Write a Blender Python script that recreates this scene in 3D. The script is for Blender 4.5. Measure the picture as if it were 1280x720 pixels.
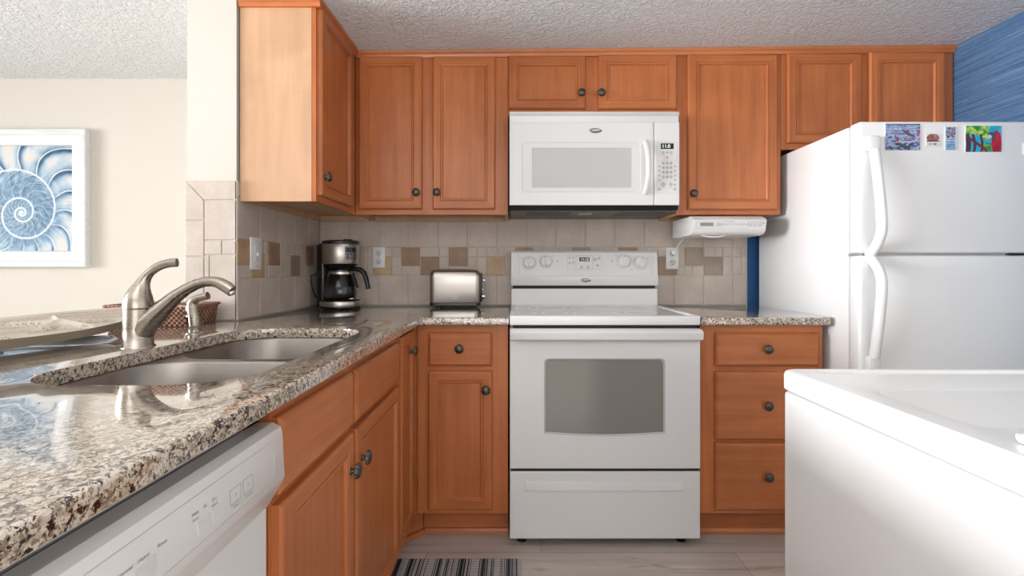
import bpy, bmesh, math, random
import numpy as np
from mathutils import Vector, Matrix, noise as mnoise

for o in list(bpy.data.objects):
    bpy.data.objects.remove(o, do_unlink=True)
C = bpy.context.scene.collection
SC = bpy.context.scene
PI = math.pi
random.seed(7)

# ------------------------------------------------------------------ camera
F, VX, VY, H = 615.4, 644.0, 335.6, 1.1087      # focal length in pixels, vanishing point, eye height
cam_d = bpy.data.cameras.new('camera')
cam_d.sensor_fit = 'HORIZONTAL'; cam_d.sensor_width = 36.0
cam_d.lens = F / 1280 * 36.0
cam_d.shift_x = (640 - VX) / 1280
cam_d.shift_y = (VY - 360) / 1280
cam_d.clip_start = 0.02
cam = bpy.data.objects.new('camera', cam_d); C.objects.link(cam)
cam.location = (0, 0, H); cam.rotation_euler = (PI/2, 0, 0)
SC.camera = cam

# ------------------------------------------------------------------ light and exposure
SC.view_settings.view_transform = 'Standard'
SC.view_settings.look = 'None'
SC.view_settings.gamma = 1.0
SC.view_settings.use_curve_mapping = False
SC.view_settings.exposure = 0.07
world = bpy.data.worlds.new('world'); SC.world = world
world.use_nodes = True
world.node_tree.nodes['Background'].inputs[0].default_value = (1.0, 0.99, 0.98, 1)
world.node_tree.nodes['Background'].inputs[1].default_value = 1.0

def area(name, loc, rot, sx, sy, power, col=(1, 1, 1), spread=180):
    l = bpy.data.lights.new(name, 'AREA'); l.shape = 'RECTANGLE'
    l.size = sx; l.size_y = sy; l.energy = power; l.color = col; l.spread = math.radians(spread)
    o = bpy.data.objects.new(name, l); C.objects.link(o)
    o.location = loc; o.rotation_euler = rot
    return o
# daylight through the wide glass door on the dining side, and a weaker fill added behind the camera
area('daylight_dining', (-6.62, -0.2, 1.39), (0, -PI/2, 0), 1.36, 3.0, 195, (0.975, 0.985, 1.0), 80)   # beam narrowed by choice so the dining wall does not overexpose
area('rear_fill', (0.60, -3.40, 1.30), (PI/2, 0, 0), 3.2, 1.3, 37, (0.98, 0.99, 1.0))
# an upward fill added behind the camera to brighten the ceiling
area('ceiling_fill', (-0.7, -0.55, 1.22), (PI, 0, 0), 0.45, 0.45, 48, (0.97, 0.99, 1.0))

# ------------------------------------------------------------------ helpers
def PX(px, Y): return (px - VX) * Y / F
def PZ(py, Y): return H - (py - VY) * Y / F

def tag(o, label=None, cat=None, group=None, kind=None):
    if label: o['label'] = label
    if cat: o['category'] = cat
    if group: o['group'] = group
    if kind: o['kind'] = kind
    return o

def thing(name, label, cat, loc=(0, 0, 0), rotz=0.0, group=None):
    o = bpy.data.objects.new(name, None); C.objects.link(o)
    o.empty_display_size = 0.05
    o.location = loc; o.rotation_euler = (0, 0, rotz)
    tag(o, label, cat, group)
    return o

def world_loc(o):
    v = Vector((0, 0, 0))
    while o is not None:
        v += Vector(o.location); o = o.parent
    return v

class MB:
    """collects shapes in world coordinates and links them as one mesh object"""
    def __init__(self): self.bm = bmesh.new()
    def _mi(self, faces, mi):
        for f in faces: f.material_index = mi
    def box(self, x0, x1, y0, y1, z0, z1, bev=0.0, mi=0, seg=2):
        x0, x1 = sorted((x0, x1)); y0, y1 = sorted((y0, y1)); z0, z1 = sorted((z0, z1))
        r = bmesh.ops.create_cube(self.bm, size=1.0)
        vs = r['verts']
        for v in vs:
            v.co = Vector(((x0+x1)/2 + v.co.x*(x1-x0), (y0+y1)/2 + v.co.y*(y1-y0), (z0+z1)/2 + v.co.z*(z1-z0)))
        fs = list({f for v in vs for f in v.link_faces})
        self._mi(fs, mi)
        if bev > 0:
            es = list({e for v in vs for e in v.link_edges})
            bev = min(bev, 0.49*min(x1-x0, y1-y0, z1-z0))
            bmesh.ops.bevel(self.bm, geom=es, offset=bev, segments=seg, profile=0.5, affect='EDGES', material=-1)
        return self
    def poly(self, pts, mi=0):
        vs = [self.bm.verts.new(p) for p in pts]
        f = self.bm.faces.new(vs); f.material_index = mi
        return f
    def rings(self, rings, mi=0, cap0=True, cap1=True, closed=True):
        prev = None; first = None
        for r in rings:
            vs = [self.bm.verts.new(p) for p in r]
            if prev is not None:
                n = len(vs); m = n if closed else n-1
                for i in range(m):
                    f = self.bm.faces.new((prev[i], prev[(i+1) % n], vs[(i+1) % n], vs[i])); f.material_index = mi
            else: first = vs
            prev = vs
        if cap0: self.bm.faces.new(first[::-1]).material_index = mi
        if cap1: self.bm.faces.new(prev).material_index = mi
        return self
    def lathe(self, prof, origin=(0, 0, 0), axis=(0, 0, 1), seg=32, mi=0, cap0=True, cap1=True):
        ax = Vector(axis).normalized()
        t = Vector((1, 0, 0)) if abs(ax.x) < 0.9 else Vector((0, 1, 0))
        u = ax.cross(t).normalized(); w = ax.cross(u)
        O = Vector(origin)
        rs = [[O + ax*h + (u*math.cos(a) + w*math.sin(a))*max(r, 1e-5)
               for a in (2*PI*i/seg for i in range(seg))] for r, h in prof]
        return self.rings(rs, mi, cap0, cap1)
    def tube(self, pts, radii, seg=12, mi=0, flat=None):
        pts = [Vector(p) for p in pts]
        if not hasattr(radii, '__len__'): radii = [radii]*len(pts)
        rs = []; up = None
        for i, p in enumerate(pts):
            d = (pts[min(i+1, len(pts)-1)] - pts[max(i-1, 0)]).normalized()
            if up is None:
                up = Vector((0, 0, 1)) if abs(d.z) < 0.9 else Vector((0, 1, 0))
            s = d.cross(up).normalized(); up = s.cross(d).normalized()
            fx = 1.0 if flat is None else (flat[i] if hasattr(flat, '__len__') else flat)
            rs.append([p + (s*math.cos(a)*fx + up*math.sin(a))*radii[i] for a in (2*PI*k/seg for k in range(seg))])
        return self.rings(rs, mi)
    def prism(self, poly, axis, a, b, mi=0, bev=0.0):
        """poly: 2D points; axis 'x' -> (y,z), 'y' -> (x,z), 'z' -> (x,y)"""
        def P(p, t):
            return {'x': (t, p[0], p[1]), 'y': (p[0], t, p[1]), 'z': (p[0], p[1], t)}[axis]
        v0 = [self.bm.verts.new(P(p, a)) for p in poly]; v1 = [self.bm.verts.new(P(p, b)) for p in poly]
        fs = [self.bm.faces.new(v0[::-1]), self.bm.faces.new(v1)]
        n = len(poly)
        for i in range(n): fs.append(self.bm.faces.new((v0[i], v0[(i+1) % n], v1[(i+1) % n], v1[i])))
        self._mi(fs, mi)
        bmesh.ops.recalc_face_normals(self.bm, faces=fs)
        if bev:
            es = list({e for f in fs[:2] for e in f.edges})
            bmesh.ops.bevel(self.bm, geom=es, offset=bev, segments=2, profile=0.5, affect='EDGES', material=-1)
        return self
    def disc(self, c, r, n=(0, -1, 0), t=0.001, seg=20, mi=0):
        return self.lathe([(r, 0), (r, t)], c, n, seg, mi)
    def text(self, s, origin, u, v, size, t=0.0006, mi=0, align='CENTER'):
        cu = bpy.data.curves.new('t', 'FONT'); cu.body = s; cu.size = size
        cu.align_x = align; cu.align_y = 'CENTER'; cu.resolution_u = 3
        ob = bpy.data.objects.new('t', cu); C.objects.link(ob)
        dg = bpy.context.evaluated_depsgraph_get()
        me = ob.evaluated_get(dg).to_mesh()
        u = Vector(u); v = Vector(v); n = u.cross(v); O = Vector(origin) + n*t
        vs = [self.bm.verts.new(O + u*q.co.x + v*q.co.y) for q in me.vertices]
        for p in me.polygons:
            try:
                f = self.bm.faces.new([vs[i] for i in p.vertices]); f.material_index = mi
            except ValueError: pass
        ob.evaluated_get(dg).to_mesh_clear()
        bpy.data.objects.remove(ob); bpy.data.curves.remove(cu)
        return self
    def transform(self, M):
        bmesh.ops.transform(self.bm, matrix=M, verts=self.bm.verts); return self
    def build(self, name, mats, parent=None, smooth=False, angle=35, local=False, recalc=True, subsurf=0):
        if not local:
            if parent is not None:
                off = world_loc(parent)
            else:
                cs = [v.co for v in self.bm.verts]
                off = Vector(((min(c.x for c in cs)+max(c.x for c in cs))/2, (min(c.y for c in cs)+max(c.y for c in cs))/2, min(c.z for c in cs)))
            for v in self.bm.verts: v.co -= off
        if recalc: bmesh.ops.recalc_face_normals(self.bm, faces=self.bm.faces)
        me = bpy.data.meshes.new(name); self.bm.to_mesh(me); self.bm.free()
        for m in (mats if isinstance(mats, (list, tuple)) else [mats]): me.materials.append(m)
        if smooth:
            for p in me.polygons: p.use_smooth = True
            me.set_sharp_from_angle(angle=math.radians(angle))
        o = bpy.data.objects.new(name, me); C.objects.link(o)
        if parent is not None: o.parent = parent
        elif not local: o.location = off
        if subsurf:
            md = o.modifiers.new('s', 'SUBSURF'); md.levels = subsurf; md.render_levels = subsurf
        return o

def plate_with_hole(x0, x1, z0, z1, y, depth, hole, e=0.004):
    """a slab facing -Y, edges eased, with an opening of the given (x, z) outline"""
    m = MB(); bm = m.bm
    def ring(pts, yy): return [bm.verts.new((p, yy, q)) for p, q in pts]
    def rect(i): return [(x0+i, z0+i), (x1-i, z0+i), (x1-i, z1-i), (x0+i, z1-i)]
    L = [ring(rect(0), y+depth), ring(rect(0), y+e), ring(rect(e*0.3), y+e*0.3), ring(rect(e), y)]
    for a, b in zip(L, L[1:]):
        for i in range(4): bm.faces.new((a[i], a[(i+1) % 4], b[(i+1) % 4], b[i]))
    h0, h1 = ring(hole, y), ring(hole, y+depth)
    n = len(hole)
    for i in range(n): bm.faces.new((h0[i], h0[(i+1) % n], h1[(i+1) % n], h1[i]))
    for a, b in ((L[-1], h0), (L[0], h1)):
        es = [bm.edges.get((q[i], q[(i+1) % len(q)])) for q in (a, b) for i in range(len(q))]
        bmesh.ops.triangle_fill(bm, use_beauty=True, edges=es)
    return m

# ------------------------------------------------------------------ materials
def srgb(r, g, b):
    f = lambda c: (c/255/12.92) if c <= 10 else ((c/255+0.055)/1.055)**2.4
    return (f(r), f(g), f(b), 1)

class N:
    def __init__(self, name, rough=0.5, metal=0.0, col=(0.8, 0.8, 0.8, 1), **kw):
        self.m = bpy.data.materials.new(name); self.m.use_nodes = True
        self.t = self.m.node_tree; self.b = self.t.nodes['Principled BSDF']
        self.b.inputs['Base Color'].default_value = col
        self.b.inputs['Roughness'].default_value = rough
        self.b.inputs['Metallic'].default_value = metal
        for k, v in kw.items(): self.b.inputs[k.replace('_', ' ')].default_value = v
    def node(self, typ, ins=None, **at):
        n = self.t.nodes.new(typ)
        for k, v in at.items(): setattr(n, k, v)
        for k, v in (ins or {}).items():
            if isinstance(v, bpy.types.NodeSocket): self.t.links.new(v, n.inputs[k])
            else: n.inputs[k].default_value = v
        return n
    def coord(self, scale=(1, 1, 1), rnd=True):
        tc = self.node('ShaderNodeTexCoord')
        out = tc.outputs['Object']
        if rnd:
            oi = self.node('ShaderNodeObjectInfo')
            mu = self.node('ShaderNodeMath', {0: oi.outputs['Random'], 1: 37.0}, operation='MULTIPLY')
            ad = self.node('ShaderNodeVectorMath', {0: out, 1: mu.outputs[0]}, operation='ADD')
            out = ad.outputs[0]
        mp = self.node('ShaderNodeMapping', {'Vector': out, 'Scale': scale})
        return mp.outputs[0]
    def noise(self, vec, scale, detail=4, rough=0.55, dist=0.0):
        return self.node('ShaderNodeTexNoise', {'Vector': vec, 'Scale': scale, 'Detail': detail, 'Roughness': rough, 'Distortion': dist}).outputs[0]
    def ramp(self, fac, stops, interp='LINEAR'):
        n = self.node('ShaderNodeValToRGB', {'Fac': fac}); r = n.color_ramp; r.interpolation = interp
        while len(r.elements) < len(stops): r.elements.new(0.5)
        for e, (p, c) in zip(r.elements, stops): e.position = p; e.color = c
        return n.outputs[0]
    def mix(self, fac, a, b, mode='MIX'):
        n = self.node('ShaderNodeMix', data_type='RGBA', blend_type=mode)
        for s, v in ((n.inputs[0], fac), (n.inputs[6], a), (n.inputs[7], b)):
            if isinstance(v, bpy.types.NodeSocket): self.t.links.new(v, s)
            else: s.default_value = v
        return n.outputs[2]
    def color(self, s): self.t.links.new(s, self.b.inputs['Base Color']); return self
    def bump(self, h, strength=0.3, dist=0.002):
        n = self.node('ShaderNodeBump', {'Height': h, 'Strength': strength, 'Distance': dist})
        self.t.links.new(n.outputs[0], self.b.inputs['Normal']); return self

def plain(name, rgb, rough=0.5, metal=0.0, **kw):
    return N(name, rough, metal, srgb(*rgb), **kw).m

def wood(name, scale, dark, mid, light, rough=0.34):
    n = N(name, rough)
    v = n.coord(scale)
    a = n.noise(v, 1.0, 5, 0.6, 0.3)
    v2 = n.coord((2.2, 2.2, 2.2))
    b = n.noise(v2, 1.3, 3, 0.6, 0.8)
    c = n.ramp(a, [(0.25, srgb(*dark)), (0.5, srgb(*mid)), (0.78, srgb(*light))])
    blot = n.ramp(b, [(0.3, (0.86, 0.82, 0.78, 1)), (0.7, (1.08, 1.06, 1.04, 1))])
    c = n.mix(1.0, c, blot, 'MULTIPLY')
    oi = n.node('ShaderNodeObjectInfo')
    tone = n.ramp(oi.outputs['Random'], [(0, (0.93, 0.9, 0.88, 1)), (1, (1.05, 1.05, 1.05, 1))])
    c = n.mix(1.0, c, tone, 'MULTIPLY')
    n.color(c); n.bump(a, 0.05, 0.001)
    return n.m
WD, WM, WL = (172, 98, 55), (187, 112, 64), (200, 127, 77)
wood_v = wood('cherry_vertical', (34, 34, 1.6), WD, WM, WL)
wood_h = wood('cherry_horizontal', (1.6, 1.6, 34), WD, WM, WL)
WOOD = [wood_v, wood_h]
maple = wood('maple_panel', (30, 30, 1.5), (196, 157, 124), (203, 165, 133), (210, 173, 142), 0.45)

def granite_mat():
    n = N('granite', 0.12, 0.0, IOR=1.5)
    n.b.inputs['Coat Weight'].default_value = 1.0
    n.b.inputs['Coat IOR'].default_value = 1.68
    n.b.inputs['Coat Roughness'].default_value = 0.025
    v = n.coord((1, 1, 1), False)
    big = n.noise(v, 58, 5, 0.72, 0.5)
    base = n.ramp(big, [(0.30, srgb(124, 102, 82)), (0.44, srgb(178, 160, 140)), (0.58, srgb(210, 199, 184)), (0.72, srgb(164, 140, 112))])
    wv = n.node('ShaderNodeTexVoronoi', {'Vector': v, 'Scale': 230.0, 'Randomness': 1.0})
    sep = n.node('ShaderNodeSeparateColor', {0: wv.outputs['Color']})
    base = n.mix(n.ramp(sep.outputs[0], [(0.74, (0, 0, 0, 1)), (0.78, (0.8, 0.8, 0.8, 1))]), base, srgb(214, 204, 192))
    base = n.mix(n.ramp(sep.outputs[1], [(0.80, (0, 0, 0, 1)), (0.84, (0.8, 0.8, 0.8, 1))]), base, srgb(120, 104, 92))
    sp = n.noise(v, 160, 4, 0.75, 0.5)
    base = n.mix(n.ramp(sp, [(0.545, (0, 0, 0, 1)), (0.585, (1, 1, 1, 1))]), base, srgb(98, 78, 62))
    s2 = n.noise(n.coord((1.1, 1, 1), False), 118, 3, 0.7, 0.4)
    base = n.mix(n.ramp(s2, [(0.555, (0, 0, 0, 1)), (0.585, (1, 1, 1, 1))]), base, srgb(30, 25, 23))
    n.color(base)
    return n.m
granite = granite_mat()

white_enamel = N('white_enamel', 0.22, 0, srgb(226, 226, 226)).m
white_enamel_tex = N('white_enamel_textured', 0.32, 0, srgb(226, 226, 226))
_h = white_enamel_tex.noise(white_enamel_tex.coord((1, 1, 1), False), 420, 2); white_enamel_tex.bump(_h, 0.08, 0.0006)
white_enamel_tex = white_enamel_tex.m
white_plastic = plain('white_plastic', (228, 228, 228), 0.3)
grey_plastic = plain('grey_plastic', (150, 150, 152), 0.4)
print_grey = plain('print_grey', (138, 138, 140), 0.6)
pale_grey = plain('pale_grey_film', (186, 187, 188), 0.3)
black_plastic = plain('black_plastic', (22, 22, 23), 0.28)
black_matte = plain('black_matte', (16, 16, 17), 0.6)
dark_gap = plain('dark_gap', (30, 30, 32), 0.7)
lcd = plain('lcd_glass', (20, 20, 22), 0.15)
def emis(name, rgb, s):
    n = N(name, 0.5, 0, srgb(*rgb)); n.b.inputs['Emission Color'].default_value = srgb(*rgb); n.b.inputs['Emission Strength'].default_value = s
    return n.m
lcd_digit = emis('lcd_digits', (225, 240, 245), 0.8)
pewter = N('pewter', 0.38, 0.85, srgb(92, 88, 84)).m
def brushed(name, rgb, rough, sc):
    n = N(name, rough, 1.0, srgb(*rgb))
    a = n.noise(n.coord(sc), 1.0, 3)
    r = n.ramp(a, [(0.3, (rough-0.02,)*3+(1,)), (0.7, (rough+0.03,)*3+(1,))])
    n.t.links.new(r, n.b.inputs['Roughness'])
    return n.m
steel = brushed('brushed_steel', (188, 182, 175), 0.30, (2, 2, 200))
steel_sink = brushed('sink_steel', (150, 144, 137), 0.36, (3, 3, 120))
nickel = brushed('brushed_nickel', (172, 163, 152), 0.27, (3, 3, 60))
chrome = plain('chrome', (215, 215, 215), 0.12, 1.0)
_g = N('clear_glass', 0.02, 0, (1, 1, 1, 1)); _g.b.inputs['Transmission Weight'].default_value = 1.0; _g.b.inputs['IOR'].default_value = 1.35
glass = _g.m

def tile_mat(name, a, b, c, rough=0.55, bump=0.25, sc=30):
    n = N(name, rough)
    v = n.coord((1, 1, 1), False)
    x = n.noise(v, 7, 4, 0.6); y = n.noise(v, sc*4, 4, 0.65)
    col = n.ramp(x, [(0.3, srgb(*a)), (0.5, srgb(*b)), (0.7, srgb(*c))])
    col = n.mix(0.35, col, n.ramp(y, [(0.3, (0.8, 0.8, 0.8, 1)), (0.7, (1.1, 1.1, 1.1, 1))]), 'MULTIPLY')
    n.color(col); n.bump(y, bump, 0.002)
    return n.m
tile = tile_mat('stone_tile', (186, 173, 161), (196, 183, 172), (205, 193, 183))
grout = plain('grout', (212, 200, 189), 0.85)
accent_gold = tile_mat('accent_gold', (150, 118, 84), (176, 148, 112), (196, 170, 130), 0.4, 0.7, 22)
accent_brown = tile_mat('accent_brown', (128, 98, 76), (154, 124, 100), (178, 150, 124), 0.4, 0.7, 22)
accent_slate = tile_mat('accent_slate', (132, 118, 104), (152, 138, 122), (170, 152, 134), 0.4, 0.7, 22)
ACC = {'g': 2, 'b': 3, 's': 4}
TILES = [tile, grout, accent_gold, accent_brown, accent_slate]

def paint_mat(name, rgb, sc=260, st=0.12, rough=0.75):
    n = N(name, rough, 0, srgb(*rgb))
    n.bump(n.noise(n.coord((1, 1, 1), False), sc, 3), st, 0.001)
    return n.m
cream = paint_mat('cream_paint', (208, 203, 194))
def ceiling_mat():
    n = N('knockdown_ceiling', 0.85, 0, srgb(232, 234, 236))
    v = n.coord((1, 1, 1), False)
    a = n.noise(v, 44, 4, 0.55, 0.9)
    b = n.noise(v, 120, 3, 0.6, 0.3)
    h = n.node('ShaderNodeMath', {0: n.ramp(a, [(0.40, (0, 0, 0, 1)), (0.62, (1, 1, 1, 1))]), 1: b}, operation='ADD')
    n.bump(h.outputs[0], 0.8, 0.009)
    return n.m
ceiling_m = ceiling_mat()
def blue_mat():
    n = N('blue_grasscloth', 0.6)
    a = n.noise(n.coord((3, 3, 210), False), 1.0, 4, 0.7)
    b = n.noise(n.coord((40, 40, 420), False), 1.0, 2, 0.6)
    sy = n.node('ShaderNodeSeparateXYZ', {0: n.coord((1, 1, 1), False)})
    fl = n.node('ShaderNodeMath', {0: n.node('ShaderNodeMath', {0: sy.outputs[1], 1: 1.9}, operation='MULTIPLY').outputs[0]}, operation='FLOOR')
    wn = n.node('ShaderNodeTexWhiteNoise', {1: fl.outputs[0]}, noise_dimensions='1D')
    c = n.ramp(a, [(0.3, srgb(46, 76, 110)), (0.5, srgb(68, 100, 136)), (0.72, srgb(108, 136, 166))])
    c = n.mix(0.5, c, n.ramp(b, [(0.35, (0.7, 0.7, 0.75, 1)), (0.65, (1.2, 1.2, 1.2, 1))]), 'MULTIPLY')
    c = n.mix(1.0, c, n.ramp(wn.outputs[0], [(0, (0.93, 0.93, 0.93, 1)), (1, (1.05, 1.05, 1.05, 1))]), 'MULTIPLY')
    n.color(c); n.bump(b, 0.4, 0.002)
    return n.m
blue = blue_mat()
blue_paint = plain('blue_border_paint', (30, 78, 130), 0.55)
def floor_mat():
    n = N('plank_floor', 0.38)
    v = n.coord((1, 1, 1), False)
    br = n.node('ShaderNodeTexBrick', {'Vector': v, 'Color1': (0.86, 0.86, 0.86, 1), 'Color2': (1.08, 1.06, 1.04, 1), 'Mortar': (0.55, 0.52, 0.5, 1),
                'Scale': 1.0, 'Mortar Size': 0.0015, 'Brick Width': 1.2, 'Row Height': 0.18}, offset=0.37)
    gv = n.coord((1.6, 26, 1), False)
    g = n.noise(gv, 1.0, 5, 0.65, 0.6)
    k = n.noise(n.coord((2.5, 14, 1), False), 1.0, 3, 0.5, 1.2)
    c = n.ramp(g, [(0.25, srgb(176, 162, 152)), (0.5, srgb(200, 188, 178)), (0.75, srgb(214, 204, 196))])
    c = n.mix(n.ramp(k, [(0.66, (0, 0, 0, 1)), (0.78, (0.7, 0.7, 0.7, 1))]), c, srgb(122, 106, 96))
    c = n.mix(1.0, c, br.outputs[0], 'MULTIPLY')
    n.color(c); n.bump(g, 0.06, 0.001)
    return n.m
floor_m = floor_mat()
def attr_mat(name, rough=0.5):
    n = N(name, rough)
    a = n.node('ShaderNodeAttribute', attribute_name='Col')
    n.color(a.outputs['Color'])
    return n.m

# ------------------------------------------------------------------ the room
YW = 2.606; YB = 2.614           # tile face and wall face at the back
XL = -1.034                      # tile face of the short kitchen wall on the left
XR = 2.053                       # blue wall
XD = -6.6                        # dining side wall
YR = -3.4                        # wall behind the camera
CEIL = [(-6.8, 2.119), (-1.1, 2.116), (2.3, 2.150)]
def ceil_z(x):
    if x < -1.1: return 2.117
    return 2.116 + (x + 1.1)*0.0100

def struct(mb, name, mats):
    o = mb.build(name, mats); o['kind'] = 'structure'; return o
struct(MB().box(XD-0.2, XR+0.15, YR-0.15, YB+0.1, -0.1, 0), 'floor', floor_m)
m = MB()
xs = [XD-0.2, -1.1, XR+0.15]
m.prism([(x, ceil_z(x)) for x in xs] + [(x, 2.3) for x in xs[::-1]], 'y', YR-0.15, YB+0.1)
struct(m, 'ceiling', ceiling_m)
m = MB().box(XD-0.2, 1.232, YB, YB+0.1, 0, 2.25)
struct(m, 'wall_back', cream)
m = MB().box(1.232, XR+0.15, YB, YB+0.1, 0, 2.25, 0, 1)
struct(m, 'wall_back_right', [cream, blue_paint])
struct(MB().box(XR, XR+0.15, 1.0, YB, 0, 2.25), 'wall_right', blue)
struct(MB().box(XR, XR+0.15, YR-0.15, 1.0, 0, 2.25), 'wall_right_rear', cream)
# short stub wall with the half wall under the counter bar
m = MB().box(-1.226, XL-0.008, 1.84, YB, 0, 2.25).box(-1.19, XL-0.008, 0.12, 1.84, 0, 0.882)
struct(m, 'wall_left', cream)
# dining side wall with the wide window opening
m = MB()
m.box(XD-0.15, XD, YR-0.15, -1.7, 0, 2.25).box(XD-0.15, XD, 1.3, YB, 0, 2.25).box(XD-0.15, XD, -1.7, 1.3, 2.07, 2.25).box(XD-0.15, XD, -1.7, 1.3, 0, 0.7)
struct(m, 'wall_dining', cream)
m = MB()
for y in (-1.67, -0.2, 1.27): m.box(XD-0.1, XD-0.04, y-0.03, y+0.03, 0.7, 2.07)
m.box(XD-0.1, XD-0.04, -1.7, 1.3, 2.02, 2.07).box(XD-0.1, XD-0.04, -1.7, 1.3, 0.7, 0.76)
struct(m, 'window_1', white_enamel)
m = MB()
m.box(XD-0.2, -1.2, YR-0.15, YR, 0, 2.25).box(2.3, XR+0.15, YR-0.15, YR, 0, 2.25)
m.box(-1.2, 2.2, YR-0.15, YR, 0, 0.62).box(-1.2, 2.2, YR-0.15, YR, 1.98, 2.25)
struct(m, 'wall_front', cream)
m = MB()
for x in (-1.17, 0.5, 2.0): m.box(x-0.03, x+0.03, YR-0.02, YR+0.02, 0.62, 1.98)
m.box(-1.2, 2.05, YR-0.02, YR+0.02, 0.62, 0.67).box(-1.2, 2.05, YR-0.02, YR+0.02, 1.93, 1.98)
struct(m, 'window_2', white_enamel)  # unseen window, put in to go with the rear fill

# ------------------------------------------------------------------ tiled backsplashes
def tile_quad(m, O, u, v, n, a0, a1, b0, b1, mi, g=0.0016, t=0.0045):
    a0 += g; a1 -= g; b0 += g; b1 -= g
    if a1-a0 < 0.004 or b1-b0 < 0.004: return
    c = 0.0022
    def P(a, b, d): return O + u*a + v*b + n*d
    r0 = [P(a0, b0, 0), P(a1, b0, 0), P(a1, b1, 0), P(a0, b1, 0)]
    r1 = [P(a0, b0, t-0.0015), P(a1, b0, t-0.0015), P(a1, b1, t-0.0015), P(a0, b1, t-0.0015)]
    r2 = [P(a0+c, b0+c, t), P(a1-c, b0+c, t), P(a1-c, b1-c, t), P(a0+c, b1-c, t)]
    m.rings([r0, r1, r2], mi, False, True)

def mosaic(m, O, u, v, n, A0, A1, B0, B1, acc, seed):
    """a band of small tiles with larger accent squares; acc: (a0, row, colour), row 0 = low, 1 = high"""
    rnd = random.Random(seed)
    s = (B1-B0)/3; w = 2*s
    spans = []
    for a0, row, col in sorted(acc):
        a1 = a0 + w
        x0, x1 = max(a0, A0), min(a1, A1)
        b0 = B0 + (s if row else 0)
        tile_quad(m, O, u, v, n, x0, x1, b0, b0+w, ACC[col], 0.0014, 0.0055)
        # little fillers above or below
        fb = B0 if row else B0+w
        k = rnd.choice((0.4, 0.6, 1.0))
        tile_quad(m, O, u, v, n, x0, x0+(x1-x0)*k, fb, fb+s, 0)
        if k < 1: tile_quad(m, O, u, v, n, x0+(x1-x0)*k, x1, fb, fb+s, 0)
        spans.append((x0, x1))
    cur = A0
    for x0, x1 in spans + [(A1, A1)]:
        a = cur
        while x0 - a > 0.008:
            w_ = min(rnd.choice((s, s, w)), x0-a)
            if x0 - a - w_ < 0.02: w_ = x0 - a
            if w_ > 1.3*s:
                lo = rnd.random() < 0.5
                if lo:
                    tile_quad(m, O, u, v, n, a, a+w_, B0, B0+w, 0)
                    tile_quad(m, O, u, v, n, a, a+w_/2, B0+w, B1, 0); tile_quad(m, O, u, v, n, a+w_/2, a+w_, B0+w, B1, 0)
                else:
                    tile_quad(m, O, u, v, n, a, a+w_, B0+s, B1, 0)
                    tile_quad(m, O, u, v, n, a, a+w_*0.6, B0, B0+s, 0); tile_quad(m, O, u, v, n, a+w_*0.6, a+w_, B0, B0+s, 0)
            elif rnd.random() < 0.4:
                tile_quad(m, O, u, v, n, a, a+w_, B0, B0+w, 0); tile_quad(m, O, u, v, n, a, a+w_, B0+w, B1, 0)
            else:
                for q in range(3): tile_quad(m, O, u, v, n, a, a+w_, B0+q*s, B0+(q+1)*s, 0)
            a += w_
        cur = x1
X_, Y_, Z_ = Vector((1, 0, 0)), Vector((0, 1, 0)), Vector((0, 0, 1))
ZB0, ZB1, ZB2, ZB3 = 0.9155, 1.0714, 1.2210, 1.377
# back wall
m = MB()
XA, XB = XL, PX(933, YW)
m.box(XA, XB, YW+0.0045, YB-0.0014, ZB0, ZB3, 0, 1)
O = Vector((0, YW+0.0045, 0)); n = Vector((0, -1, 0))
j = [PX(436.3 + 36.92*k, YW) for k in range(-1, 15)]
j = [XA] + [x for x in j if XA+0.02 < x < XB-0.01] + [XB]
for a, b in zip(j, j[1:]):
    tile_quad(m, O, X_, Z_, n, a, b, ZB0, ZB1, 0); tile_quad(m, O, X_, Z_, n, a, b, ZB2, ZB3, 0)
acc = [(466, 0, 'g'), (501.5, 1, 'b'), (525.4, 0, 'b'), (560.8, 1, 'b'), (608, 0, 'g'), (643.5, 1, 'b'), (675, 0, 'g'), (715, 1, 's'), (742, 0, 'b'), (773, 1, 'b'),
       (822.5, 0, 'b'), (856, 1, 's'), (880, 0, 's')]
mosaic(m, O, X_, Z_, n, XA, XB, ZB1, ZB2, [(PX(p, YW), r, c) for p, r, c in acc], 3)
tag(m.build('tile_backsplash', TILES), 'beige stone tile backsplash on the back wall behind range, toaster and coffee maker', 'backsplash')
# left kitchen wall
m = MB()
y0, y1 = 1.832, YW
m.box(XL-0.008, XL-0.0045, y0, y1, ZB0, 1.435, 0, 1)
O = Vector((XL-0.0045, 0, 0)); n = Vector((1, 0, 0))
j = [y0] + [1.995-0.156*0 + 0.1565*k for k in range(4)] + [y1]
for a, b in zip(j, j[1:]):
    tile_quad(m, O, Y_, Z_, n, a, b, ZB0, ZB1, 0); tile_quad(m, O, Y_, Z_, n, a, b, ZB2, ZB3, 0)
tile_quad(m, O, Y_, Z_, n, y0, y1, ZB3, 1.435, 0)
mosaic(m, O, Y_, Z_, n, y0, y1, ZB1, ZB2, [(1.832, 1, 'g'), (1.935, 0, 'g'), (2.066, 1, 'b'), (2.27, 0, 's'), (2.43, 1, 'b')], 5)
tag(m.build('mosaic_backsplash', TILES), 'stone tile backsplash on the short left wall beside the white switch plate', 'backsplash')
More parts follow.
